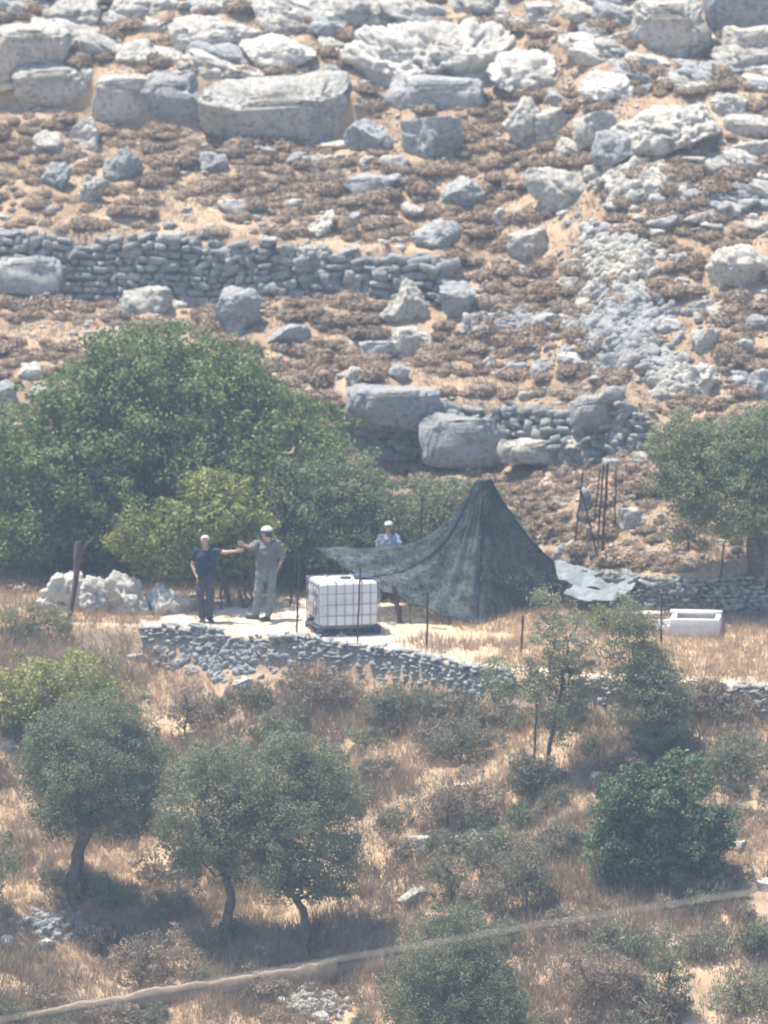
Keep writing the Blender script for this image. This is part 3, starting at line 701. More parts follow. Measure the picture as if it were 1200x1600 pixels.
def curve(p0, p1, r, n=7, wob=0.12):
    p0 = np.asarray(p0, float); p1 = np.asarray(p1, float); t = np.linspace(0, 1, n)[:, None]
    L = np.linalg.norm(p1 - p0); pts = p0 + (p1 - p0) * t
    w = r.normal(size=(n, 3)) * wob * L * 0.35; w[0] = 0; w[-1] = 0
    return pts + w * np.sin(t * math.pi)
def tree(name, label, cat, base, trunk_px, lobes, leafm, seed, leaf=(0.075, 0.03), clump=0.22, dens=1.0, nper=46, trunk_r=0.1, group=None, droop=0.0, fill=0.45, barkm='bark', limbs=7, parts=True):
    """base: (u,v) on the ground. trunk_px: list of (u,v). lobes: (u,v,ru,rv,dy)."""
    r = np.random.default_rng(seed)
    p = hit(*base) if len(base) == 2 else np.array(base[2:]); m = mpp(p[1])
    root = empty(name, p); tag(root, label, cat, group, 'thing')
    T = Geo()
    tp = [p - np.array([0, 0, 0.15])] + [at_y(u, v, p[1] + 0.05 * k) for k, (u, v) in enumerate(trunk_px)]
    tp = np.array(tp) - p
    # resample smooth
    s = np.linspace(0, len(tp) - 1, 4 * len(tp)); i = np.arange(len(tp))
    tps = np.stack([np.interp(s, i, tp[:, a]) for a in range(3)], 1)
    tps += (fbm(tps * 3 + seed, 3)[:, None] * np.array([0.05, 0.05, 0.0])) * np.linspace(0, 1, len(tps))[:, None]
    rad = trunk_r * (1.0 - 0.45 * np.linspace(0, 1, len(tps))); rad[0] *= 1.5; rad[1] *= 1.25
    tube(T, tps, rad * (1 + 0.12 * r.normal(size=len(rad)).clip(-1, 1)), 10)
    top = tps[-1]; Cs = []; Os = []; var = []; Rs = []
    for (u, v, ru, rv, dy) in lobes:
        c = at_y(u, v, p[1] + dy) - p; rx = ru * m; rz = rv * m; ry = min(rx, rz * 1.3) * 0.95
        vol = rx * ry * rz * 4.19; n = max(14, int(dens * 1.55 * vol ** 0.76 / clump ** 2.1))
        d = unit(r.normal(size=(n, 3))); rr_ = r.uniform(fill, 1.0, (n, 1)) ** 0.55
        rr_ *= 1 + 0.30 * fbm(d * 2.4 + seed + u, 3)[:, None]
        Cs.append(c + d * rr_ * np.array([rx, ry, rz])); Os.append(d); Rs.append(clump * r.uniform(0.4, 1.5, n))
        var.append(np.clip(0.5 + 0.22 * r.normal(size=n) + 0.25 * fbm((c + d) * 1.5, 2), 0, 1))
    Cs = np.concatenate(Cs); Os = np.concatenate(Os); var = np.concatenate(var); Rs = np.concatenate(Rs)
    g = 0.03; ok = Cs[:, 2] > g + 0.05
    Cs, Os, var, Rs = Cs[ok], Os[ok], var[ok], Rs[ok]
    V, F, vv = leaves(r, Cs, Os, nper, Rs, leaf[0], leaf[1], var, droop=droop)
    pick = r.choice(len(Cs), min(len(Cs), limbs * 3), replace=False)
    for k, q in enumerate(pick):
        st = tps[int(len(tps) * (0.55 + 0.44 * r.random()))]
        e = Cs[q] * 0.92 + st * 0.08
        big = k < limbs
        cv = curve(st, e, r, 8, 0.25 if big else 0.35)
        tube(T, cv, np.linspace(trunk_r * (0.5 if big else 0.22), 0.008, 8), 6)
    T.obj('trunk', M[barkm], root, True)
    build('crown', V, F, M[leafm], root, vv)
    return root

tree('evergreen_tree', 'very wide dark green domed tree behind the two standing men', 'tree', (250, 893), [(255, 820), (262, 740)],
     [(262, 640, 180, 118, 0.6), (120, 740, 150, 130, 0.2), (400, 690, 140, 100, 0.4), (30, 800, 110, 85, -0.2), (250, 780, 200, 105, 0.5),
      (215, 585, 110, 62, 0.4), (330, 605, 100, 70, 0.9), (445, 720, 95, 80, 0.7), (160, 640, 95, 75, 0.5), (90, 690, 70, 60, 0.3), (350, 730, 90, 55, -0.6), (-40, 770, 90, 90, 0.3), (200, 850, 150, 60, 0.0)],
     'carob', 21, (0.10, 0.055), 0.27, 1.25, 50, 0.28, limbs=10)
tree('olive_tree', 'broad grey green tree between the big dark tree and the net', 'tree', (520, 925), [(520, 860), (515, 800)],
     [(520, 790, 105, 80, 0.3), (590, 800, 70, 65, 0.2), (470, 770, 75, 55, 0.5), (560, 850, 80, 48, 0), (440, 810, 60, 60, 0.2), (545, 735, 60, 40, 0.4), (480, 870, 70, 40, 0)],
     'sage', 22, (0.085, 0.035), 0.22, 1.2, 46, 0.14)
tree('shrub', 'pale green shrub showing just behind the left side of the net peak', 'shrub', (700, 875), [(700, 850)],
     [(690, 800, 55, 48, 0.2), (650, 810, 45, 55, 0.0), (740, 800, 60, 50, 0.4), (790, 830, 40, 40, 0.3)], 'sage', 23, (0.085, 0.035), 0.2, 1.1, 40, 0.06)
tree('fruit_tree', 'bright yellow green small tree with thin bare stems behind the man in the dark shirt', 'tree', (362, 948), [(352, 920), (345, 890), (335, 860)],
     [(330, 800, 85, 58, 0.1), (255, 845, 75, 45, 0.0), (385, 850, 60, 45, 0.4), (350, 760, 45, 32, 0.2), (300, 870, 70, 40, 0.5), (205, 850, 35, 22, 0), (235, 880, 45, 25, 0.2)],
     'lime', 24, (0.10, 0.055), 0.19, 1.15, 42, 0.055, limbs=8)
g = Geo(); rg = np.random.default_rng(5)
for (a, b) in (((380, 950), (372, 850)), ((398, 952), (404, 845)), ((352, 952), (334, 862)), ((386, 950), (392, 880))):
    s = hit(*a); e = at_y(b[0], b[1], s[1] + 0.1); tube(g, curve(s - np.array([0, 0, .1]), e, rg, 8, 0.2), np.linspace(0.03, 0.014, 8), 6)
st = g.obj('stem_cluster', M['bark']); tag(st, 'thin dark bare stems rising from the ground between the two men', 'stems')
tree('olive_tree', 'large tree with thick dark trunk at the right edge', 'tree', (1179, 906), [(1180, 860), (1178, 805), (1168, 760)],
     [(1120, 730, 95, 62, 0), (1180, 700, 80, 60, 0.4), (1060, 690, 45, 42, 0.1), (1150, 790, 75, 50, -0.3), (1200, 780, 60, 75, 0.2), (1085, 760, 50, 50, 0.2), (1220, 700, 70, 70, 0)],
     'sage', 25, (0.070, 0.03), 0.20, 2.3, 52, 0.175)
tree('olive_tree', 'leftmost olive tree with a dark curving trunk on the lower slope', 'tree', (118, 1414), [(116, 1370), (122, 1330), (140, 1290), (146, 1250)],
     [(145, 1200, 105, 95, 0), (90, 1230, 55, 65, 0.1), (200, 1190, 60, 80, 0.1), (140, 1130, 70, 50, 0), (195, 1265, 50, 45, -0.1), (75, 1170, 40, 45, 0), (105, 1280, 45, 35, 0)],
     'olive', 26, (0.058, 0.022), 0.17, 1.7, 60, 0.13, droop=0.3)
tree('olive_tree', 'middle olive tree with a thin forked trunk, left of its taller round neighbour', 'tree', (357, 1474), [(356, 1430), (362, 1395), (345, 1350), (325, 1310)],
     [(330, 1270, 85, 90, 0.2), (285, 1290, 45, 75, 0.1), (370, 1320, 50, 65, 0), (340, 1195, 60, 45, 0.2), (290, 1360, 25, 40, 0), (390, 1240, 50, 60, 0.3)],
     'olive', 27, (0.058, 0.022), 0.16, 1.5, 58, 0.10, droop=0.3)
tree('olive_tree', 'round dense olive tree on a thin trunk with a short stump at its foot', 'tree', (482, 1492), [(478, 1455), (476, 1425), (450, 1390), (455, 1340)],
     [(480, 1290, 82, 105, 0), (440, 1230, 55, 70, 0), (500, 1220, 50, 60, 0), (510, 1350, 50, 60, 0), (430, 1340, 45, 60, 0), (450, 1170, 40, 30, 0)],
     'olive', 28, (0.058, 0.022), 0.17, 2.1, 60, 0.085, droop=0.3)
tree('olive_tree', 'olive crown cut by the left edge beside the low rubble heap', 'tree', (-40, 1440), [(-40, 1400)],
     [(-22, 1360, 48, 62, 0), (-50, 1330, 60, 50, 0)], 'olive', 29, (0.075, 0.024), 0.18, 1.1, 50, 0.08, droop=0.3)
tree('olive_tree', 'dense olive crown rising from the bottom edge behind the cables', 'tree', (705, 1655), [(705, 1620)],
     [(705, 1530, 85, 95, 0), (660, 1570, 60, 70, 0), (765, 1560, 60, 70, 0), (715, 1455, 50, 45, 0), (720, 1600, 110, 60, 0)], 'olive', 30, (0.058, 0.022), 0.17, 2.0, 58, 0.1, droop=0.4)
tree('fig_bush', 'deep green leafy bush at the right of the lower slope', 'bush', (1010, 1385), [(1012, 1350)],
     [(1020, 1255, 60, 52, 0.1), (985, 1310, 48, 60, 0), (1075, 1300, 62, 50, 0.1), (1000, 1360, 32, 32, 0), (1120, 1290, 40, 26, 0), (975, 1235, 40, 32, 0.2), (1070, 1215, 40, 34, 0), (955, 1300, 24, 40, 0), (1095, 1340, 30, 30, 0)],
     'green', 31, (0.075, 0.05), 0.18, 1.4, 70, 0.05)
tree('olive_sapling', 'tall ragged grey green olive at the right crossing the straw strip', 'tree', (1025, 1185), [(1022, 1150), (1018, 1110)],
     [(1022, 1095, 58, 72, 0), (990, 1010, 36, 62, 0), (1045, 1120, 42, 55, 0), (975, 960, 26, 34, 0), (1000, 1050, 42, 50, 0)], 'olivedry', 32, (0.065, 0.024), 0.16, 2.2, 46, 0.05, droop=-0.5)
tree('olive_sapling', 'thin olive sapling with a bare blue grey stem beside the tall dark stake', 'tree', (852, 1222), [(858, 1170), (868, 1120), (878, 1070), (880, 1040)],
     [(885, 1000, 50, 52, 0), (800, 1060, 45, 40, 0.2), (870, 1080, 45, 50, 0), (855, 935, 20, 20, 0), (915, 1060, 32, 32, 0), (880, 1125, 32, 30, 0)], 'olivedry', 33, (0.065, 0.024), 0.16, 1.5, 46, 0.04, droop=-0.5)
tree('bush', 'yellow green bush behind the top of the leftmost olive', 'bush', (60, 1150), [(60, 1120)],
     [(40, 1080, 75, 55, 0), (120, 1060, 60, 42, 0.2), (170, 1090, 40, 35, 0), (0, 1100, 50, 50, 0)], 'lime', 34, (0.085, 0.045), 0.18, 1.0, 40, 0.05)
DB = [ (822, 1430, 760, 1290, 880, 'grey bush with dark forked stems standing over the cables', 'brushgreen'),
       (705, 1410, 650, 1310, 745, 'ragged grey bush right of the half sunk boulder', 'brushgreen'),
       (1045, 1600, 1005, 1420, 1080, 'dark upright shrub below the cables near the bottom right', 'olive'),
       (1180, 1500, 1146, 1430, 1216, 'dark rounded shrub at the right edge below the cables', 'olive'),
       (1140, 1225, 1080, 1140, 1215, 'soft grey green shrub above the right end of the fig bush', 'olivedry'),
       (600, 1135, 555, 1060, 650, 'dark grey green shrub below the middle of the front wall', 'brushgreen'),
       (720, 1195, 650, 1110, 790, 'wide grey shrub in the middle of the lower slope', 'brushgreen'),
       (505, 1200, 478, 1150, 545, 'small grey shrub round a short stake above the olives', 'brushgreen'),
       (290, 1150, 250, 1060, 340, 'bare brown shrub on the soil below the men', 'brush'),
       (490, 1110, 430, 1040, 570, 'brown spreading shrub under the front wall', 'brush'),
       (830, 1250, 780, 1160, 880, 'grey tufted shrub at the foot of the olive sapling', 'brushgreen'),
       (940, 1570, 860, 1470, 1010, 'wide brown shrub at the bottom right', 'brush'),
       (700, 1290, 620, 1200, 800, 'low spreading grey brown shrub above the small white stones', 'brush'),
       (220, 1540, 140, 1450, 320, 'brown shrub above the low concrete wall', 'brush'),
       (370, 1470, 340, 1430, 395, 'small green tuft at the base of the forked olive', 'olive'),
       (1120, 1130, 1060, 1070, 1200, 'dusky shrub under the straw strip at the right', 'brush'),
       (1150, 1590, 1090, 1500, 1230, 'grey green shrub in the bottom right corner', 'olivedry'),
       (50, 1000, -20, 930, 120, 'pale dry scrub at the left edge beside the white rocks', 'olivedry'),
       (1075, 860, 1010, 800, 1130, 'shaded grey scrub beneath the right hand tree', 'brushgreen'),
       (840, 945, 828, 905, 880, 'small grey green bush at the right foot of the net', 'olivedry'),
       (930, 990, 900, 940, 1010, 'yellow green weeds left of the white trough', 'lime') ]
for k, (u, vb, u0, v0, u1, lab, mt) in enumerate(DB):
    w = (u1 - u0) / 2; h = (vb - v0) / 2; um = (u0 + u1) / 2
    lob = [(um, v0 + h, w * 0.8, h * 0.85, 0), (um - w * 0.4, v0 + h * 1.3, w * 0.5, h * 0.6, 0), (um + w * 0.45, v0 + h * 1.2, w * 0.5, h * 0.65, 0)]
    tree('shrub', lab, 'shrub', (u, vb), [(u, vb - h * 0.5), (u + 3, vb - h)], lob, mt, 60 + k, (0.085, 0.018), 0.13, 0.8, 32, 0.022, droop=-0.8, fill=0.2, limbs=9)

# loose scrub over the lower slope: nine shapes, placed one by one
scr = []
for k in range(9):
    r_ = np.random.default_rng(1200 + k); n = 46
    d = unit(r_.normal(size=(n, 3))); d[:, 2] = np.abs(d[:, 2])
    C0 = d * (r_.uniform(0.3, 1.0, (n, 1)) ** 0.6) * np.array([1.0, 0.85, 0.9]) * (1 + 0.4 * fbm(d * 2 + k, 2)[:, None])
    V, F, va = leaves(r_, C0, d, 34, np.full(n, 0.24), 0.22, 0.045, np.clip(0.5 + 0.25 * r_.normal(size=n), 0, 1), droop=-1.1)
    g = Geo(); g.add(V, F, va)
    for q in range(12): tube(g, curve((0, 0, -0.1), C0[q], r_, 5, 0.3), np.linspace(0.03, 0.008, 5), 5, 0.0)
    V, F, va = g.data()
    scr.append([build('scrub_bush', V, F, M[mt], None, va, data_only=True) for mt in ('brush', 'brushgreen', 'olivedry', 'brush')])
r = random.Random(909); n = 0
while n < 200:
    u, v = r.uniform(-20, 1220), r.uniform(1070, 1640)
    if vnoise(np.array([[u / 130, v / 90, 5.5]]))[0] + (0.35 if u > 560 else -0.15) + (0.2 if v < 1260 else 0) + r.uniform(-.3, .3) < 0: continue
    if v < 1085 and u < 420: continue
    p = hit(u, v); s_ = r.uniform(0.16, 0.46)
    o = link(bpy.data.objects.new('scrub_bush', scr[r.randrange(9)][r.randrange(4)])); o.location = p; o.rotation_euler = (0, 0, r.uniform(0, 6.28))
    o.scale = (s_ * r.uniform(0.9, 1.5), s_ * r.uniform(0.9, 1.3), s_ * r.uniform(0.8, 1.3))
    z_ = ('just under the level strip' if v < 1200 else ('beside the olive trees' if v < 1400 else 'near the bottom edge')) + (' on the left' if u < 400 else (' in the middle' if u < 800 else ' on the right')); tag(o, ('low' if s_ < 0.3 else 'tall') + ' loose dry scrub bush ' + z_, 'scrub', ('low' if s_ < 0.3 else 'tall') + ' scrub bushes ' + z_, 'thing'); n += 1

# thorn cushions: eight shapes
def cushion(seed, n=420):
    r = np.random.default_rng(seed)
    V0, F0 = ico(2); W = V0.copy(); W[:, 2] = np.maximum(W[:, 2], -0.3)
    W = W * (0.80 + 0.14 * fbm(V0 * 1.7 + seed, 3)[:, None]) * np.array([1, 0.9, 0.62])
    g = Geo(); g.add(W, F0, 0.25)
    d = r.normal(size=(n, 3)); d[:, 2] = np.abs(d[:, 2]) * 0.9 - 0.12; d = unit(d)
    lump = 0.86 + 0.20 * fbm(d * 2.6 + seed, 3)
    P = d * (lump * r.uniform(0.82, 1.12, n))[:, None] * np.array([1, 0.9, 0.62])
    nr = unit(d + r.normal(size=(n, 3)) * 0.7); t = unit(np.cross(nr, r.normal(size=(n, 3)))); w = unit(np.cross(nr, t))
    V, F = quads_from(P, t, w, r.uniform(0.14, 0.34, n), r.uniform(0.07, 0.16, n))
    g.add(V, F, np.clip(0.5 + 0.28 * r.normal(size=n), 0, 1))
    return g
CG = [cushion(800 + k) for k in range(8)]
CD = []
for k, g_ in enumerate(CG):
    V, F, var = g_.data(); CD.append((V, F, var))
cme = [build('thornbush', V, F, M[mt], None, var, data_only=True) for (V, F, var) in CD for mt in ('thorn', 'thorn', 'thorn', 'brush')]
spots = []
r = random.Random(404)
tries = 0
while len(spots) < 2600 and tries < 60000:
    tries += 1
    u, v = r.uniform(-40, 1240), r.uniform(-60, 925)
    if not free(u, v, -2): continue
    pq = hit(u, v); st_ = terrain(np.array([pq[0]] * 2), pq[1] + np.array([-0.2, 0.2]), False)
    if st_[1] - st_[0] > 0.38: continue
    if any(abs(v - np.interp(u, px_, py_)) < w_ and px_[0] < u < px_[-1] for px_, py_, w_ in (([470, 700, 1000], [604, 598, 610], 9), ([-50, 150, 340], [512, 524, 548], 13), ([960, 1240], [92, 112], 12), ([380, 760, 1240], [372, 392, 470], 8), ([850, 1240], [560, 540], 9), ([-50, 400], [335, 352], 7))): continue
    d = 0.76 + 0.75 * vnoise(np.array([[u / 90, v / 55, 1.7]]))[0]
    if u > 860 and 230 < v < 640: d -= 0.35
    if v > 745 and u > 960: d -= 0.45
    if r.random() > d: continue
    s = r.choice((0.10, 0.15, 0.2, 0.26, 0.33)) * r.uniform(0.85, 1.15) * (1 + 0.3 * (r.random() < 0.15))
    pr = s * 60
    if any((u - a) ** 2 + ((v - b) * 1.5) ** 2 < (0.50 * (pr + c)) ** 2 for a, b, c, _ in spots): continue
    spots.append((u, v, pr, s))
hidden = lambda u, v: (u < 540 and v > 640) or (u > 1020 and 660 < v < 860) or (u < 460 and v > 560 and u > 90)
vis = [q for q in spots if not hidden(q[0], q[1]) and 0 < q[0] < 1200 and 0 < q[1] < 900]
vis.sort(key=lambda q: -q[3]); own = set(id(q) for q in vis[:280])
gs = Geo()
for q in spots:
    u, v, pr, s = q; p = hit(u, v); a = r.uniform(0, 6.28)
    sc = (s * r.uniform(0.95, 1.4), s * r.uniform(0.9, 1.2), s * r.uniform(0.85, 1.25))
    if id(q) in own:
        o = link(bpy.data.objects.new('thornbush', cme[r.randrange(len(cme))])); o.location = (p[0], p[1], p[2] + 0.01); o.scale = sc; o.rotation_euler = (0, 0, a)
        z_ = zone(u, v); tag(o, ('wide' if s > 0.26 else 'small') + ' brown cushion of dry thornbush ' + z_, 'thornbush', ('wide' if s > 0.26 else 'small') + ' thornbush cushions ' + z_)
    else:
        V, F, var = CD[r.randrange(8)]; cs, sn = math.cos(a), math.sin(a)
        W = (V * np.array(sc)) @ np.array([[cs, sn, 0], [-sn, cs, 0], [0, 0, 1]]) + p
        nv = len(F[0]); gs.add(W, F[0], var[:nv]); gs.add(W, F[1], var[nv:])
tag(gs.obj('undergrowth', M['thorn']), 'low brown thorny undergrowth between the rocks', 'undergrowth', kind='stuff')

# dry grass and brush on the lower slope, plateau and between the rocks
def grass(name, label, n, region, hgt, wid, mat, seed, accept=None, lean=0.35, tuft=7):
    r = np.random.default_rng(seed)
    us = r.uniform(region[0], region[2], n * 3); 
    x0, x1, y0, y1 = region[4]
    X = r.uniform(x0, x1, n * 3); Y = r.uniform(y0, y1, n * 3)
    k = accept(X, Y, r) if accept else np.ones(len(X), bool)
    X, Y = X[k][:n], Y[k][:n]; Z = terrain(X, Y)
    B = np.stack([X, Y, Z], 1); m = len(B)
    B = np.repeat(B, tuft, 0) + r.normal(size=(m * tuft, 3)) * np.array([0.05, 0.05, 0])
    h = hgt * r.uniform(0.4, 1.3, len(B)) * np.repeat(r.uniform(0.6, 1.3, m), tuft)
    d = r.normal(size=(len(B), 3)) * lean; d[:, 2] = 1; d = unit(d)
    s = unit(np.cross(d, r.normal(size=(len(B), 3)))) * wid
    V = np.stack([B - s - [0, 0, .03], B + s - [0, 0, .03], B + d * h[:, None]], 1).reshape(-1, 3)
    F = np.arange(len(V)).reshape(-1, 3)
    var = np.clip(np.repeat(np.clip(0.5 + 0.3 * fbm(np.stack([X, Y, Z * 0], 1) * 0.9, 3), 0, 1), tuft) + r.normal(size=len(B)) * 0.18, 0, 1)
    o = build(name, V, F, M[mat], None, var); tag(o, label, name.replace('_', ' '), kind='stuff'); return o
def acc_low(X, Y, r):
    yf = np.interp(X, *YF); return (yf - Y > 0.5) & (fbm(np.stack([X, Y, X * 0], 1) * 0.8, 3) + r.uniform(-.6, .6, len(X)) > -0.25)
grass('grass', 'dry straw grass covering the lower slope', 30000, (0, 0, 1, 1, (-8.5, 8.5, -15, 1.5)), 0.15, 0.007, 'grass', 1, acc_low)
def acc_brush(X, Y, r):
    yf = np.interp(X, *YF); n = fbm(np.stack([X, Y, X * 0 + 4], 1) * 0.75, 3)
    return (yf - Y > 0.22) & (n + r.uniform(-.25, .25, len(X)) + 0.15 * (X > 0) > 0.06)
grass('undergrowth', 'grey brown dry weeds matted over the lower slope', 13000, (0, 0, 1, 1, (-8.5, 8.5, -15, 1.5)), 0.30, 0.011, 'brush', 2, acc_brush, 0.5, 8)
def acc_plat(X, Y, r):
    yf = np.interp(X, *YF); yb = np.interp(X, *YB)
    return (Y > yf + np.where(X < -4.6, -0.3, 0.35)) & (Y < yb - 0.15) & ((X > 1.0 + 1.4 * vnoise(np.stack([X * 1.3, Y * 1.3, X * 0], 1))) | (X < -4.2) | (Y > 3.6) | (r.random(len(X)) < 0.06))
grass('grass', 'tall straw coloured grass on the level strip', 9000, (0, 0, 1, 1, (-8.5, 8.5, -5, 6)), 0.17, 0.007, 'grass', 3, acc_plat)
def acc_up(X, Y, r):
    yb = np.interp(X, *YB); return (Y > yb + 0.1) & (fbm(np.stack([X, Y, X * 0 + 9], 1) * 0.9, 3) + r.uniform(-.5, .5, len(X)) > -0.2)
grass('grass', 'thin dry grass between the hillside rocks', 24000, (0, 0, 1, 1, (-9, 9, 1.5, 26)), 0.10, 0.008, 'brush', 4, acc_up, 0.7)

# ------------------------------------------------------------------ stakes and posts
TPROF = [(-1.1, -0.25), (1.1, -0.25), (1.1, 0.15), (0.25, 0.15), (0.25, 1.3), (-0.25, 1.3), (-0.25, 0.15), (-1.1, 0.15)]
def stake(label, bot, top, y=None, r=0.017, mat='rust', name='metal_stake', cat='stake', group=None, dtop=0.0):
    b = hit(*bot) if y is None else at_y(bot[0], bot[1], y)
    t = at_y(top[0], top[1], b[1] + dtop)
    g = Geo(); n = 9; ln = np.linspace(0, 1, n)[:, None]
    pts = (b - np.array([0, 0, 0.12])) * (1 - ln) + t * ln
    pts[1:-1, 0] += 0.006 * np.sin(np.arange(1, n - 1) * 1.9 + b[0])
    tube(g, pts, r, var=0.5, profile=TPROF)
    for q in np.linspace(0.25, 0.95, 9):
        c = (b * (1 - q) + t * q); box(g, c + np.array([0, -r * 1.1, 0]), (r * 1.4, r * 0.9, r * 1.0))
    g.V = [v - b for v in g.V]
    o = g.obj(name, M[mat]); o.location = b; tag(o, label, cat, group); return o
stake('rusty stake standing in the straw in front of the net', (667, 1012), (668, 926))
stake('rusty stake at the right foot of the net peak', (814, 1024), (817, 962))
stake('rusty stake in front of the white trough', (1033, 1008), (1034, 932))
stake('dark stake standing in front of the white water tank', (558, 1000), (563, 888), y=-0.45, r=0.015)
stake('taller thin stake of the pair left of the water tank', (452, 948), (465, 848))
stake('shorter thin stake of the pair left of the water tank', (463, 985), (469, 862), y=0.35)
stake('lone dark stake rising behind the left slope of the net', (655, 880), (660, 774), y=3.8)
stake('tall black stake beside the bare sapling stem on the lower slope', (834, 1192), (839, 1094))
stake('short dark stub of a stake above the round olive', (507, 1198), (506, 1158), r=0.022)
stake('thin stake in front of the tree trunk at the right', (1126, 905), (1131, 850), dtop=0)
stake('tall leaning stake over the rounded stone, leftmost of the rusty cluster', (894, 882), (911, 738), r=0.016)
stake('stake leaning the other way, crossing the rusty cluster', (940, 886), (909, 768), r=0.016)
stake('thinnest upright stake inside the rusty cluster', (925, 830), (938, 734), r=0.013)
stake('middle stake of the rusty cluster', (932, 862), (943, 728), r=0.016)
stake('thickest stake of the rusty cluster', (939, 880), (950, 724), r=0.021)
stake('separate stake standing right of the rusty cluster', (960, 832), (963, 728), r=0.014)
# weathered leaning wooden post by the white rocks
g = Geo(); b = hit(105, 972); t = at_y(122, 846, b[1] + 0.15); ln = np.linspace(0, 1, 9)[:, None]
pp = (b - np.array([0, 0, .1])) * (1 - ln) + t * ln; pp[:, 0] += 0.05 * np.sin(ln[:, 0] * 3.0)
tube(g, pp, np.array([.045, .045, .05, .05, .055, .06, .07, .085, .07]), 9)
tube(g, [pp[6], pp[7] + [0.10, 0, 0.06], pp[7] + [0.2, 0, 0.2]], [0.04, 0.03, 0.02], 7)
o = g.obj('wooden_post', M['rustwood']); tag(o, 'thick leaning brown wooden post among the white rocks', 'post')
# stump beside the thin olive
g = Geo(); b = hit(490, 1494); tube(g, [b - [0, 0, .1], b + [0.0, 0, 0.12], b + [0.02, 0, 0.28], b + [0.03, 0, 0.33]], [0.05, 0.05, 0.055, 0.03], 9)
tag(g.obj('tree_stump', M['bark']), 'short cut stump touching the thin olive trunk', 'stump')

# ------------------------------------------------------------------ water tank in its cage
def water_tank():
    rz = math.radians(14); base = at_y(536, 998, 0.55); base[2] = 0.03
    root = empty('water_tank', base, rz); tag(root, 'white plastic water tank in a steel cage on a dark pallet', 'water tank')
    W, D, H = 1.17, 0.98, 0.84
    # bottle: rounded box
    V, F = ico(6); P = np.sign(V) * np.abs(V) ** 0.16; P = P / np.max(np.abs(P)) ; P = P * np.array([W / 2 - 0.014, D / 2 - 0.014, H / 2])
    P[:, :2] *= (1 - 0.012 * np.cos(P[:, 2:3] * 22))
    P[:, 2] += 0.135 + H / 2
    build('container', P, F, M['plastic'], root, None, True)
    c = Geo(); z0, z1 = 0.14, 0.135 + H
    def bar(a, b, r=0.008): tube(c, [a, b], r, 6)
    for sy in (-1, 1):
        for x in np.linspace(-W / 2 + .01, W / 2 - .01, 8): bar((x, sy * D / 2, z0), (x, sy * D / 2, z1))
        for z in np.linspace(z0, z1, 5): bar((-W / 2, sy * D / 2, z), (W / 2, sy * D / 2, z))
    for sx in (-1, 1):
        for y in np.linspace(-D / 2 + .01, D / 2 - .01, 7): bar((sx * W / 2, y, z0), (sx * W / 2, y, z1))
        for z in np.linspace(z0, z1, 5): bar((sx * W / 2, -D / 2, z), (sx * W / 2, D / 2, z))
    for x in (-0.25, 0.25): bar((x, -D / 2, z1 + .012), (x, D / 2, z1 + .012), 0.013)
    c.obj('cage', M['steel'], root, True)
    p = Geo(); box(p, (0, 0, 0.115), (1.22, 1.02, 0.035))
    for y in (-0.46, 0, 0.46):
        box(p, (0, y, 0.012), (1.22, 0.10, 0.022))
        for x in (-0.54, 0, 0.54): box(p, (x, y, 0.06), (0.14, 0.098, 0.074))
    p.obj('pallet', M['pallet'], root)
    l = Geo(); tube(l, [(0.05, 0, z1 - 0.01), (0.05, 0, z1 + 0.03), (0.05, 0, z1 + 0.032)], [0.11, 0.11, 0.10], 20); l.obj('lid', M['black'], root)
    v = Geo(); tube(v, [(-W / 2 + .02, 0, 0.24), (-W / 2 - .07, 0, 0.24), (-W / 2 - .09, 0, 0.20)], [0.04, 0.035, 0.03], 10)
    box(v, (-W / 2 - .05, 0, 0.30), (0.03, 0.14, 0.02)); v.obj('valve', M['black'], root)
    s = Geo(); box(s, (-W / 2 - 0.014, -0.18, 0.78), (0.006, 0.26, 0.2)); box(s, (-W / 2 - 0.014, -0.18, 0.48), (0.006, 0.26, 0.24)); s.obj('side_plate', M['steel'], root)
water_tank()
# a dark folded cover lying on top of the tank with a pale patch
g = Geo(); c = at_y(568, 908, 0.55)
V, F = ico(4); W_ = np.sign(V) * np.abs(V) ** 0.7 * np.array([0.19, 0.18, 0.04]); W_[:, 2] += 0.02 * fbm(W_ * 9, 3)
g.add(W_, F); o = g.obj('folded_cover', M['pallet'], smooth=True); o.location = (c[0], c[1], 0.03 + 0.135 + 0.84 + 0.052); tag(o, 'dark blue folded cover lying on the right corner of the tank top', 'cover')

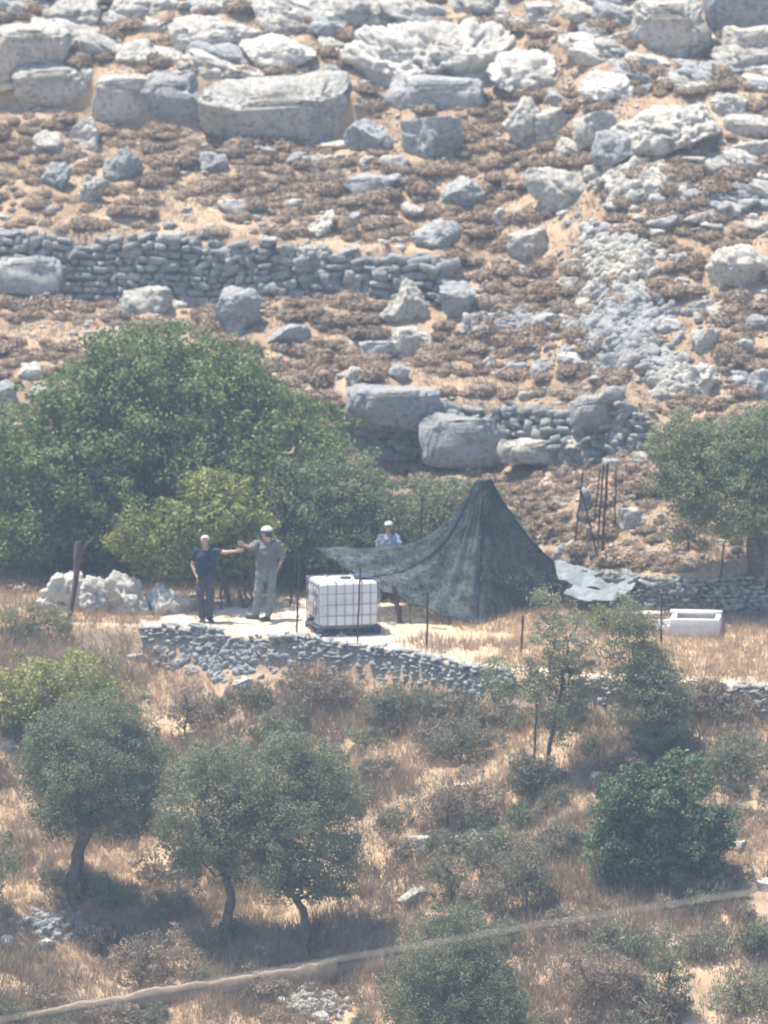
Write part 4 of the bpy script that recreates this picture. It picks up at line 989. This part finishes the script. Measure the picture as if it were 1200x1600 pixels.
# ------------------------------------------------------------------ camouflage net tent
AP = at_y(755, 750, 2.4)
BP = [ # u, v, y, power
 (490, 856, 2.4, 4.6), (512, 872, 2.1, 4.4), (536, 888, 1.8, 3.8), (562, 902, 1.5, 3.1), (600, 925, 1.2, 2.5), (640, 943, 1.1, 2.1), (690, 962, 1.0, 1.6),
 (742, 977, 0.95, 1.35), (785, 970, 1.6, 1.35), (825, 958, 2.2, 1.35), (855, 940, 2.6, 1.4), (884, 920, 2.8, 1.45), (925, 908, 2.9, 1.65),
 (900, 903, 3.4, 1.7), (830, 900, 4.0, 1.6), (740, 895, 4.4, 1.8), (660, 878, 3.9, 2.8), (600, 866, 3.0, 4.0), (545, 870, 2.8, 4.6)]
def net():
    root = empty('net_tent', (AP[0], AP[1], 0.05)); tag(root, 'pointed dark green camouflage net pitched over a pole as a tent', 'tent')
    o0 = np.array(root.location)
    B = np.array([at_y(u, v, y) for u, v, y, _ in BP]); pw = np.array([b[3] for b in BP])
    n = len(B); K = 12; th = np.arange(n * K) / K
    i0 = np.floor(th).astype(int) % n; i1 = (i0 + 1) % n; f = (th - np.floor(th))
    Bc = B[i0] * (1 - f)[:, None] + B[i1] * f[:, None]; pc = pw[i0] * (1 - f) + pw[i1] * f
    # scalloped hem between the tie points
    Bc[:, 2] += 0.05 * np.sin(f * math.pi)
    R = 56; rr_ = np.linspace(0, 1, R); V = []
    nT = n * K
    for r0 in rr_:
        q = 0.12 * (1 - r0)
        xy = AP[:2] * (1 - r0) + Bc[:, :2] * r0
        ang = np.arctan2(Bc[:, 1] - AP[1], Bc[:, 0] - AP[0])
        xy = xy + q * np.stack([np.cos(ang), np.sin(ang)], 1)
        gz = (1 - r0) ** pc
        z = Bc[:, 2] + (AP[2] - Bc[:, 2]) * gz
        fold = 0.030 * np.sin(ang * 17 + 2 * r0) * math.sin(math.pi * min(1, r0 * 1.2)) + 0.02 * np.sin(ang * 31)
        # seam ridge facing the camera
        z = z + fold * 0.6
        xy = xy + np.stack([np.cos(ang), np.sin(ang)], 1) * fold[:, None]
        V.append(np.concatenate([xy, z[:, None]], 1))
    V = np.concatenate(V) - o0
    V += 0.02 * np.stack([fbm(V * 3 + a, 3) for a in (1, 20, 40)], 1)
    idx = np.arange(R * nT).reshape(R, nT); nx_ = np.roll(idx, -1, 1)
    F = np.stack([idx[:-1].ravel(), nx_[:-1].ravel(), nx_[1:].ravel(), idx[1:].ravel()], 1)
    g = Geo(); g.add(V, F, 0.3)
    # closed top
    top = np.concatenate([V[:nT], V[:nT].mean(0)[None] + [0, 0, 0.02]]); k = np.arange(nT)
    g.add(top, np.stack([k, (k + 1) % nT, np.full(nT, nT)], 1), 0.9)
    # garnish strips
    r = np.random.default_rng(3); m = 15000
    fi = r.integers(0, len(F), m); q = V[F[fi]]; w = r.dirichlet((1, 1, 1, 1), m); P = (q * w[:, :, None]).sum(1)
    nr = unit(np.cross(q[:, 1] - q[:, 0], q[:, 3] - q[:, 0])); P += nr * r.uniform(-0.02, 0.03, (m, 1))
    nn = unit(nr + r.normal(size=(m, 3)) * 0.5); t = unit(np.cross(nn, r.normal(size=(m, 3)))); s = unit(np.cross(nn, t))
    Vl, Fl = quads_from(P, t, s, r.uniform(0.03, 0.09, m), r.uniform(0.015, 0.04, m)); g.add(Vl, Fl, r.random(m))
    g.obj('net', M['net'], root)
    # hem rope
    h = Geo(); tube(h, np.concatenate([Bc, Bc[:1]]) - o0, 0.011, 6); h.obj('hem_rope', M['black'], root)
    sr = Geo()
    for kk in (7, 3, 12):
        kk = kk * K; tube(sr, V.reshape(R, nT, 3)[:, kk] + [0, -0.01, 0.0], 0.02, 6)
    sr.obj('seam_rope', M['navy'], root)
    p = Geo(); tube(p, [(0, 0, -0.1), (0, 0, AP[2] - o0[2] - 0.02)], 0.03, 8); p.obj('centre_pole', M['rustwood'], root)
    for (u, v, y, hh) in ((640, 943, 1.1, 0), (700, 966, 1.0, 0), (855, 940, 2.6, 0), (536, 888, 1.8, 0), (925, 908, 2.9, 0)):
        a = at_y(u, v, y); gz = float(terrain(np.array([a[0]]), np.array([a[1] - .1]))[0])
        q = Geo(); tube(q, [np.array([a[0] + .02, a[1] - .08, gz - .08]) - o0, a - o0], 0.015, 6); q.obj('hem_pole', M['rustwood'], root)
net()
# bent wooden prop under the net and pale sheet on the ground
g = Geo(); b = hit(626, 974)
tube(g, [b - [0, 0, .05], b + [-0.03, 0, 0.2], b + [-0.10, 0, 0.5], b + [-0.13, 0, 0.72]], [0.055, 0.045, 0.05, 0.04], 8)
tag(g.obj('wooden_prop', M['rustwood']), 'bent dark wooden prop under the open left side of the net', 'prop')
def sheet(name, label, cat, pts, mat, sag=0.06, seed=0, thick=0.012, n=26):
    """bilinear cloth between four corners, rumpled and given thickness"""
    A, B, C_, D_ = [np.asarray(p, float) for p in pts]; s, t = np.meshgrid(np.linspace(0, 1, n * 2), np.linspace(0, 1, n)); s = s.ravel()[:, None]; t = t.ravel()[:, None]
    P = A * (1 - s) * (1 - t) + B * s * (1 - t) + C_ * s * t + D_ * (1 - s) * t
    P[:, 2] += sag * fbm(P * 3.5 + seed, 4) - sag * np.sin(s[:, 0] * math.pi)
    nx2 = n * 2; idx = np.arange(n * nx2).reshape(n, nx2)
    F = np.stack([idx[:-1, :-1].ravel(), idx[:-1, 1:].ravel(), idx[1:, 1:].ravel(), idx[1:, :-1].ravel()], 1)
    o = build(name, P - A, F, M[mat], None, None, True); o.location = A
    md = o.modifiers.new('s', 'SOLIDIFY'); md.thickness = thick
    tag(o, label, cat); return o
sheet('ground_sheet', 'white sheet spread on the ground under the open side of the net', 'sheet',
      [at_y(612, 977, 0.9) , at_y(698, 982, 0.6), at_y(690, 962, 2.1), at_y(590, 960, 2.3)], 'tarp', 0.02, 3)
o = sheet('tarpaulin', 'long pale tarpaulin hanging from the right corner of the net onto the wall', 'tarpaulin',
      [at_y(872, 905, 2.2), at_y(985, 926, 1.7), at_y(1000, 905, 2.2), at_y(866, 876, 2.7)], 'tarp', 0.07, 8)
sheet('tarpaulin', 'narrow grey white tarpaulin fold below the long one', 'tarpaulin',
      [at_y(880, 930, 1.6), at_y(960, 936, 1.4), at_y(990, 918, 1.6), at_y(895, 914, 2.0)], 'tarp', 0.05, 12)
# ------------------------------------------------------------------ trough, slab
root = empty('trough', hit(1085, 996)); y0 = root.location.y; root.rotation_euler = (0, 0, math.radians(-6))
tag(root, 'white concrete trough with a grey shaded front beside the stone wall', 'trough')
g = Geo(); w, d, h = 0.92, 0.9, 0.34
box(g, (0, 0.05, h / 2), (w, 0.1, h)); box(g, (0, d - .05, h / 2), (w, 0.1, h)); box(g, (-w / 2 + .05, d / 2, h / 2), (0.1, d - .2, h)); box(g, (w / 2 - .05, d / 2, h / 2), (0.1, d - .2, h)); box(g, (0, d / 2, 0.20), (w - .2, d - .2, 0.05))
o = g.obj('basin', M['concrete'], root); md = o.modifiers.new('b', 'BEVEL'); md.width = 0.012; md.segments = 2
g = Geo(); box(g, (-0.02, d - 0.12, h + 0.025), (w + 0.05, 0.26, 0.045)); o = g.obj('coping', M['concrete'], root)
c = hit(1044, 992); root = empty('wash_basin', c); tag(root, 'small bright white basin at the left front corner of the trough', 'basin')
g = Geo(); box(g, (0, 0.03, .10), (0.5, 0.06, 0.16)); box(g, (0, 0.33, .12), (0.5, 0.06, 0.24)); box(g, (-.22, .18, .11), (.06, .24, .2)); box(g, (.22, .18, .13), (.06, .24, .25)); box(g, (0, .18, .05), (.38, .24, .06))
o = g.obj('bowl', M['plastic'], root); md = o.modifiers.new('b', 'BEVEL'); md.width = 0.01; md.segments = 2
c = hit(990, 962); g = Geo(); box(g, (0, 0, 0.05), (1.15, 0.5, 0.09), rz=-0.1)
o = g.obj('concrete_block', M['concrete']); o.location = c; md = o.modifiers.new('b', 'BEVEL'); md.width = 0.015; md.segments = 2
tag(o, 'thin white slab lying left of the trough behind the weeds', 'slab')

# ------------------------------------------------------------------ low concrete wall at the bottom left
def low_wall():
    pts = [hit(u, v) for u, v in ((-80, 1626), (100, 1596), (250, 1571), (400, 1550), (532, 1532))]
    tops = [at_y(u, v, p[1]) for (u, v), p in zip(((-80, 1604), (100, 1572), (250, 1545), (400, 1521), (528, 1500)), pts)]
    g = Geo(); n = 60; s = np.linspace(0, 4, n); V = []
    for q in s:
        b = np.array([np.interp(q, range(5), [p[a] for p in pts]) for a in range(3)]); t = np.array([np.interp(q, range(5), [p[a] for p in tops]) for a in range(3)])
        b[2] -= 0.15; w = 0.045 + 0.01 * math.sin(q * 5)
        t[2] += 0.012 * math.sin(q * 7)
        V.append([b + [0, -w, 0], t + [0, -w, -0.03], t + [0, -w + .03, 0], t + [0, w, 0.01], b + [0, w, 0]])
    V = np.array(V).reshape(-1, 3); V += 0.03 * np.stack([fbm(V * 4 + a, 3) for a in (1, 9, 19)], 1)
    k = np.arange(5); F = np.concatenate([np.stack([i * 5 + k, i * 5 + (k + 1) % 5, (i + 1) * 5 + (k + 1) % 5, (i + 1) * 5 + k], 1) for i in range(n - 1)])
    g.add(V, F); e = V[-5:]; g.add(np.concatenate([e, e.mean(0)[None]]), np.stack([k, (k + 1) % 5, np.full(5, 5)], 1))
    o = g.obj('low_wall', M['oldconcrete']); o["label"] = 'long low dusty concrete wall ending below the round olive'; o["category"] = 'wall'; o["kind"] = 'thing'
low_wall()
# overhead cables crossing between the camera and the slope
def cable(label, dv, rad, yy=-75.0):
    u = np.linspace(-500, 1700, 60); v = np.interp(u, [-500, 0, 530, 620, 780, 1070, 1200, 1700], [1680, 1592, 1502, 1485, 1451, 1408, 1391, 1330])
    co = np.polyfit(u, v, 3); v = np.polyval(co, u) + dv
    P = np.array([at_y(a, b, yy) for a, b in zip(u, v)]); g = Geo(); tube(g, P, rad, 8)
    o = g.obj('overhead_cable', M['cable']); tag(o, label, 'cable', 'overhead cables'); return o
cable('upper of two blurred cables crossing low over the slope', 0, 0.008)
cable('lower of two blurred cables crossing low over the slope', 14, 0.005)

# ------------------------------------------------------------------ people
def cap_geo(g, p0, r0, p1, r1, n=14, flat=1.0):
    p0 = np.asarray(p0, float); p1 = np.asarray(p1, float); d = p1 - p0; L = np.linalg.norm(d); d = d / (L + 1e-9)
    pts = []; rad = []
    for a in np.linspace(-math.pi / 2, 0, 5)[:-1]: pts.append(p0 + d * r0 * math.sin(a) * 0.999); rad.append(max(r0 * math.cos(a), 0.0015))
    for t in np.linspace(0, 1, 5): pts.append(p0 * (1 - t) + p1 * t); rad.append(r0 * (1 - t) + r1 * t)
    for a in np.linspace(0, math.pi / 2, 5)[1:]: pts.append(p1 + d * r1 * math.sin(a) * 0.999); rad.append(max(r1 * math.cos(a), 0.0015))
    pts = np.array(pts); rad = np.array(rad)
    ref = np.array([0, 0, 1.0]) if abs(d[2]) < 0.9 else np.array([0, 1.0, 0]); a_ = np.cross(d, ref); a_ /= np.linalg.norm(a_); b_ = np.cross(d, a_)
    an = np.arange(n) * 2 * math.pi / n; V = []
    for q, r_ in zip(pts, rad): V.append(q + r_ * (np.cos(an)[:, None] * a_ + np.sin(an)[:, None] * b_))
    V = np.concatenate(V); k = np.arange(n); k2 = (k + 1) % n
    F = np.concatenate([np.stack([i * n + k, i * n + k2, (i + 1) * n + k2, (i + 1) * n + k], 1) for i in range(len(pts) - 1)])
    g.add(V, F); c = V[:n].mean(0); g.add(np.concatenate([V[:n], c[None]]), np.stack([k2, k, np.full(n, n)], 1))
    c = V[-n:].mean(0); g.add(np.concatenate([V[-n:], c[None]]), np.stack([k, k2, np.full(n, n)], 1))
def ell(g, c, r, rot=0.0):
    V, F = ico(3); W = V * np.asarray(r); cs, sn = math.cos(rot), math.sin(rot)
    g.add(W @ np.array([[cs, sn, 0], [-sn, cs, 0], [0, 0, 1]]) + np.asarray(c), F)
def remesh(o, vox, noise=0.0):
    m = o.modifiers.new('r', 'REMESH'); m.mode = 'VOXEL'; m.voxel_size = vox; m.use_smooth_shade = True
    s = o.modifiers.new('s', 'SMOOTH'); s.iterations = 3; s.factor = 0.5
    if noise:
        t = bpy.data.textures.new('folds', 'CLOUDS'); t.noise_scale = 0.07
        d = o.modifiers.new('d', 'DISPLACE'); d.texture = t; d.strength = noise; d.mid_level = 0.5
def hand(g, w, d, side, up, curl=0.35, s=1.0):
    """palm at wrist w pointing along d; 'side' = thumb direction; up = palm normal (fingers curl towards it)"""
    d = np.asarray(d, float); d /= np.linalg.norm(d); side = np.asarray(side, float); side -= d * (side @ d); side /= np.linalg.norm(side); up = np.cross(d, side) * (1 if np.dot(np.cross(d, side), up) > 0 else -1)
    palm = w + d * 0.045 * s
    for q in (-0.028, -0.01, 0.010, 0.028): cap_geo(g, w + side * q * 0.6 * s, 0.017 * s, w + d * 0.085 * s + side * q * s, 0.014 * s, 8)
    for q, ln in ((0.031, 0.070), (0.011, 0.080), (-0.010, 0.074), (-0.030, 0.058)):
        a = w + d * 0.088 * s + side * q * s; b = a + (d * math.cos(curl) + up * math.sin(curl)) * ln * 0.5 * s; c = b + (d * math.cos(curl * 2) + up * math.sin(curl * 2)) * ln * 0.5 * s
        cap_geo(g, a, 0.0095 * s, b, 0.009 * s, 8); cap_geo(g, b, 0.009 * s, c, 0.008 * s, 8)
    a = w + d * 0.028 * s + side * 0.03 * s; b = a + (d * 0.6 + side * 0.8) * 0.036 * s; c = b + (d * 0.9 + side * 0.3 + up * 0.2) * 0.03 * s
    cap_geo(g, a, 0.013 * s, b, 0.011 * s, 8); cap_geo(g, b, 0.011 * s, c, 0.009 * s, 8)
def person(label, base, H, face, J, mats, sleeve=0.5, brim='cap', group=None):
    """J: joints in metres for a 1.75 m figure; face: unit xy of gaze. x to the picture's right, y away."""
    k = H / 1.75; root = empty('person', base); tag(root, label, 'person', group)
    J = {a: np.array(b, float) * k for a, b in J.items()}
    f = np.array([face[0], face[1], 0.0]); f /= np.linalg.norm(f); sd = np.array([-f[1], f[0], 0.0])   # person's left
    bf = np.array(J.get('bf', (f[0], f[1], 0))); bf = bf / np.linalg.norm(bf)                        # chest direction
    g = Geo()
    hc = J['head']
    # head: skull, face, jaw, nose, brow, ears, lips
    ang = math.atan2(f[1], f[0])
    ell(g, hc + f * -0.008 * k + [0, 0, 0.02 * k], (0.098 * k, 0.076 * k, 0.100 * k), ang)
    ell(g, hc + f * 0.028 * k - [0, 0, 0.035 * k], (0.062 * k, 0.060 * k, 0.078 * k), ang)
    ell(g, hc + f * 0.052 * k - [0, 0, 0.088 * k], (0.030 * k, 0.036 * k, 0.026 * k), ang)
    cap_geo(g, hc + f * 0.088 * k + [0, 0, 0.008 * k], 0.010 * k, hc + f * 0.110 * k - [0, 0, 0.030 * k], 0.014 * k, 8)
    cap_geo(g, hc + f * 0.080 * k + sd * 0.035 * k + [0, 0, 0.022 * k], 0.011 * k, hc + f * 0.080 * k - sd * 0.035 * k + [0, 0, 0.022 * k], 0.011 * k, 8)
    cap_geo(g, hc + f * 0.086 * k + sd * 0.018 * k - [0, 0, 0.057 * k], 0.009 * k, hc + f * 0.086 * k - sd * 0.018 * k - [0, 0, 0.057 * k], 0.009 * k, 8)
    for q in (-1, 1): ell(g, hc + sd * q * 0.080 * k - [0, 0, 0.008 * k], (0.020 * k, 0.012 * k, 0.032 * k), ang)
    cap_geo(g, J['neck'], 0.062 * k, hc - [0, 0, 0.05 * k] - f * 0.015 * k, 0.055 * k)
    # torso
    up = np.array([0, 0, 1.0]); bs = np.array([-bf[1], bf[0], 0])
    pel, che = J['pelvis'], J['chest']
    for q in (-1, 1):
        cap_geo(g, pel + bs * q * 0.075 * k, 0.105 * k, che + bs * q * 0.085 * k, 0.110 * k)
        cap_geo(g, che + bs * q * 0.07 * k + up * 0.04 * k, 0.10 * k, J['neck'] - up * 0.05 * k, 0.055 * k)
    for s_ in 'ab':
        cap_geo(g, J['sh' + s_], 0.058 * k, J['el' + s_], 0.042 * k); cap_geo(g, J['el' + s_], 0.041 * k, J['wr' + s_], 0.026 * k)
        cap_geo(g, J['sh' + s_], 0.058 * k, che + (J['sh' + s_] - che) * 0.3, 0.08 * k)
        cap_geo(g, J['hip' + s_], 0.092 * k, J['kn' + s_], 0.058 * k); cap_geo(g, J['kn' + s_], 0.056 * k, J['an' + s_], 0.038 * k)
        tf = np.array([*J['foot' + s_][:2], 0]); tf = tf / np.linalg.norm(tf)
        cap_geo(g, J['an' + s_] - up * 0.04 * k - tf * 0.03 * k, 0.036 * k, J['an' + s_] - up * 0.055 * k + tf * 0.15 * k, 0.026 * k)
        d = J['wr' + s_] - J['el' + s_]; thumb = up if abs(d[2]) < 0.15 else f
        hand(g, J['wr' + s_], d, thumb, bs if s_ == 'a' else -bs, 0.35, k)
    o = g.obj('body', M['skin'], root); remesh(o, 0.0075)
    # shirt
    g = Geo()
    for q in (-1, 1):
        cap_geo(g, pel + bs * q * 0.085 * k - up * 0.02 * k, 0.122 * k, che + bs * q * 0.090 * k, 0.128 * k)
        cap_geo(g, che + bs * q * 0.075 * k + up * 0.04 * k, 0.112 * k, J['neck'] - up * 0.055 * k, 0.066 * k)
    for s_ in 'ab':
        e = J['sh' + s_] * (1 - sleeve) + J['el' + s_] * sleeve if sleeve <= 1 else J['el' + s_]
        cap_geo(g, J['sh' + s_], 0.074 * k, e, 0.062 * k)
        if sleeve > 1: cap_geo(g, J['el' + s_], 0.060 * k, J['el' + s_] + (J['wr' + s_] - J['el' + s_]) * (sleeve - 1), 0.045 * k)
        cap_geo(g, J['sh' + s_], 0.072 * k, che + (J['sh' + s_] - che) * 0.3, 0.095 * k)
    o = g.obj('shirt', M[mats[0]], root); remesh(o, 0.013, 0.055)
    g = Geo()
    for q in (-1, 1): cap_geo(g, pel + bs * q * 0.07 * k + up * 0.03 * k, 0.110 * k, pel + bs * q * 0.07 * k - up * 0.10 * k, 0.112 * k)
    for s_ in 'ab':
        cap_geo(g, J['hip' + s_], 0.108 * k, J['kn' + s_], 0.080 * k); cap_geo(g, J['kn' + s_], 0.080 * k, J['an' + s_] + up * 0.01, 0.066 * k)
    o = g.obj('trousers', M[mats[1]], root); remesh(o, 0.013, 0.06)
    for s_ in 'ab':
        g = Geo(); tf = np.array([*J['foot' + s_][:2], 0]); tf = tf / np.linalg.norm(tf); a = J['an' + s_]
        cap_geo(g, a - up * 0.045 * k - tf * 0.035 * k, 0.045 * k, a - up * 0.055 * k + tf * 0.16 * k, 0.037 * k); cap_geo(g, a - up * .05 * k, 0.05 * k, a + up * .03 * k, 0.048 * k)
        o = g.obj('shoe', M['shoe'], root); remesh(o, 0.012)
    # hair and cap
    g = Geo(); ell(g, hc - f * 0.020 * k + [0, 0, 0.020 * k], (0.096 * k, 0.083 * k, 0.098 * k), ang); V, F, va = g.data()
    o = build('hair', V, F, M['hair'], root, va, True)
    g = Geo(); V, F = ico(4); V = V.copy(); V[:, 2] = np.maximum(V[:, 2], -0.05)
    W = V * np.array([0.112, 0.094, 0.088]) * k; cs, sn = math.cos(ang), math.sin(ang)
    g.add(W @ np.array([[cs, sn, 0], [-sn, cs, 0], [0, 0, 1]]) + hc + [0, 0, 0.052 * k] - f * 0.004, F)
    o = g.obj('cap', M[mats[2]], root, True)
    g = Geo()
    if brim == 'hat':
        n = 28; a = np.arange(n) * 2 * math.pi / n; rings = []
        for rr_, zz in ((0.095, 0.055), (0.128, 0.030), (0.130, 0.022), (0.095, 0.040)): rings.append(np.stack([np.cos(a) * rr_ * 1.05 * k, np.sin(a) * rr_ * 0.95 * k, np.full(n, zz * k)], 1))
        V = np.concatenate(rings) + hc; q = np.arange(n)
        F = np.concatenate([np.stack([i * n + q, i * n + (q + 1) % n, ((i + 1) % 4) * n + (q + 1) % n, ((i + 1) % 4) * n + q], 1) for i in range(4)]); g.add(V, F)
    else:
        ell(g, hc + f * 0.115 * k + [0, 0, 0.046 * k], (0.072 * k, 0.070 * k, 0.012 * k), ang)
    g.obj('brim', M[mats[3]], o, True)
    for q in (-1, 1):
        e = Geo(); ell(e, hc + f * 0.079 * k + sd * q * 0.031 * k + [0, 0, 0.002 * k], (0.012 * k, 0.014 * k, 0.009 * k), ang); e.obj('eye', M['hair'], root, True)
    return root
def gnd(u, v, y=None):
    p = hit(u, v) if y is None else at_y(u, v, y)
    p[2] = float(terrain(np.array([p[0]]), np.array([p[1]]))[0]); return p
JA = dict(pelvis=(0, 0, .95), chest=(0.01, 0, 1.27), neck=(0.01, 0, 1.46), head=(0.0, -0.01, 1.60), bf=(0.25, -1, 0),
          sha=(.185, -.02, 1.42), ela=(.41, -.13, 1.41), wra=(.62, -.22, 1.45), shb=(-.175, .02, 1.42), elb=(-.25, .06, 1.13), wrb=(-.17, -.09, .93),
          hipa=(.09, 0, .92), kna=(.10, -.03, .50), ana=(.09, .02, .085), hipb=(-.09, 0, .92), knb=(-.11, -.04, .50), anb=(-.06, 0, .085), foota=(.3, -1, 0), footb=(-.25, -1, 0))
person('man in a navy T-shirt and dark trousers facing us, arm stretched to the other man', gnd(321, 972), 1.66, (0.15, -1), JA, ('navy', 'plum', 'capkhaki', 'capkhaki'), 0.55, 'cap')
JB = dict(pelvis=(0.0, 0, .95), chest=(0.0, .01, 1.29), neck=(0.01, .01, 1.48), head=(0.0, -0.01, 1.62), bf=(-0.55, 0.8, 0),
          sha=(-.18, -.03, 1.43), ela=(-.30, -.24, 1.38), wra=(-.42, -.30, 1.44), shb=(.19, .03, 1.43), elb=(.29, .02, 1.16), wrb=(.20, .10, .96),
          hipa=(-.09, 0, .92), kna=(-.16, -.02, .50), ana=(-.20, .10, .085), hipb=(.09, 0, .92), knb=(.08, -.05, .50), anb=(.02, -.06, .085), foota=(-1, .35, 0), footb=(-.9, -.7, 0))
person('man in grey shirt and green grey trousers with a dark brimmed cap, half turned away', gnd(417, 969), 1.78, (-0.85, 0.35), JB, ('greyshirt', 'fatigue', 'capwhite', 'capdark'), 1.15, 'hat')
JC = dict(pelvis=(0, 0, .95), chest=(0, 0, 1.28), neck=(0, 0, 1.47), head=(0.0, -0.01, 1.61), bf=(0, -1, 0),
          sha=(-.165, 0, 1.40), ela=(-.25, -.05, 1.13), wra=(-.20, -.22, 1.02), shb=(.165, 0, 1.40), elb=(.28, -.08, 1.16), wrb=(.22, -.27, 1.12),
          hipa=(-.09, 0, .92), kna=(-.10, -.03, .50), ana=(-.11, .02, .085), hipb=(.09, 0, .92), knb=(.10, -.03, .50), anb=(.11, 0, .085), foota=(-.2, -1, 0), footb=(.2, -1, 0))
pc = at_y(607, 900, 3.45); pc[2] = float(terrain(np.array([pc[0]]), np.array([pc[1]]))[0])
HC = (995 - 813) # informational
zt = at_y(607, 813, 3.45)[2] - pc[2]
person('person in pale blue shirt and white cap behind the low wing of the net', pc, min(1.8, max(1.5, zt * 0.995)), (0.0, -1), JC, ('blueshirt', 'plum', 'capwhite', 'capdark'), 0.6, 'cap')

# ------------------------------------------------------------------ haze: one box of even air round everything
hm = bpy.data.materials.new('haze'); hm.use_nodes = True; ht = hm.node_tree; ht.nodes.clear()
ho = ht.nodes.new('ShaderNodeOutputMaterial'); pv = ht.nodes.new('ShaderNodeVolumePrincipled')
pv.inputs['Color'].default_value = (*HAZE_COLOR, 1); pv.inputs['Density'].default_value = HAZE_DENSITY; pv.inputs['Anisotropy'].default_value = 0.2
ht.links.new(pv.outputs[0], ho.inputs['Volume'])
zmin = float(GZ.min()) - 1.0; zmax = max(float(GZ.max()), CAM[2]) + 2.0
g = Geo(); box(g, (0, -45, (zmin + zmax) / 2), (560, 410, zmax - zmin))
hz = g.obj('haze', hm); tag(hz, kind='stuff')
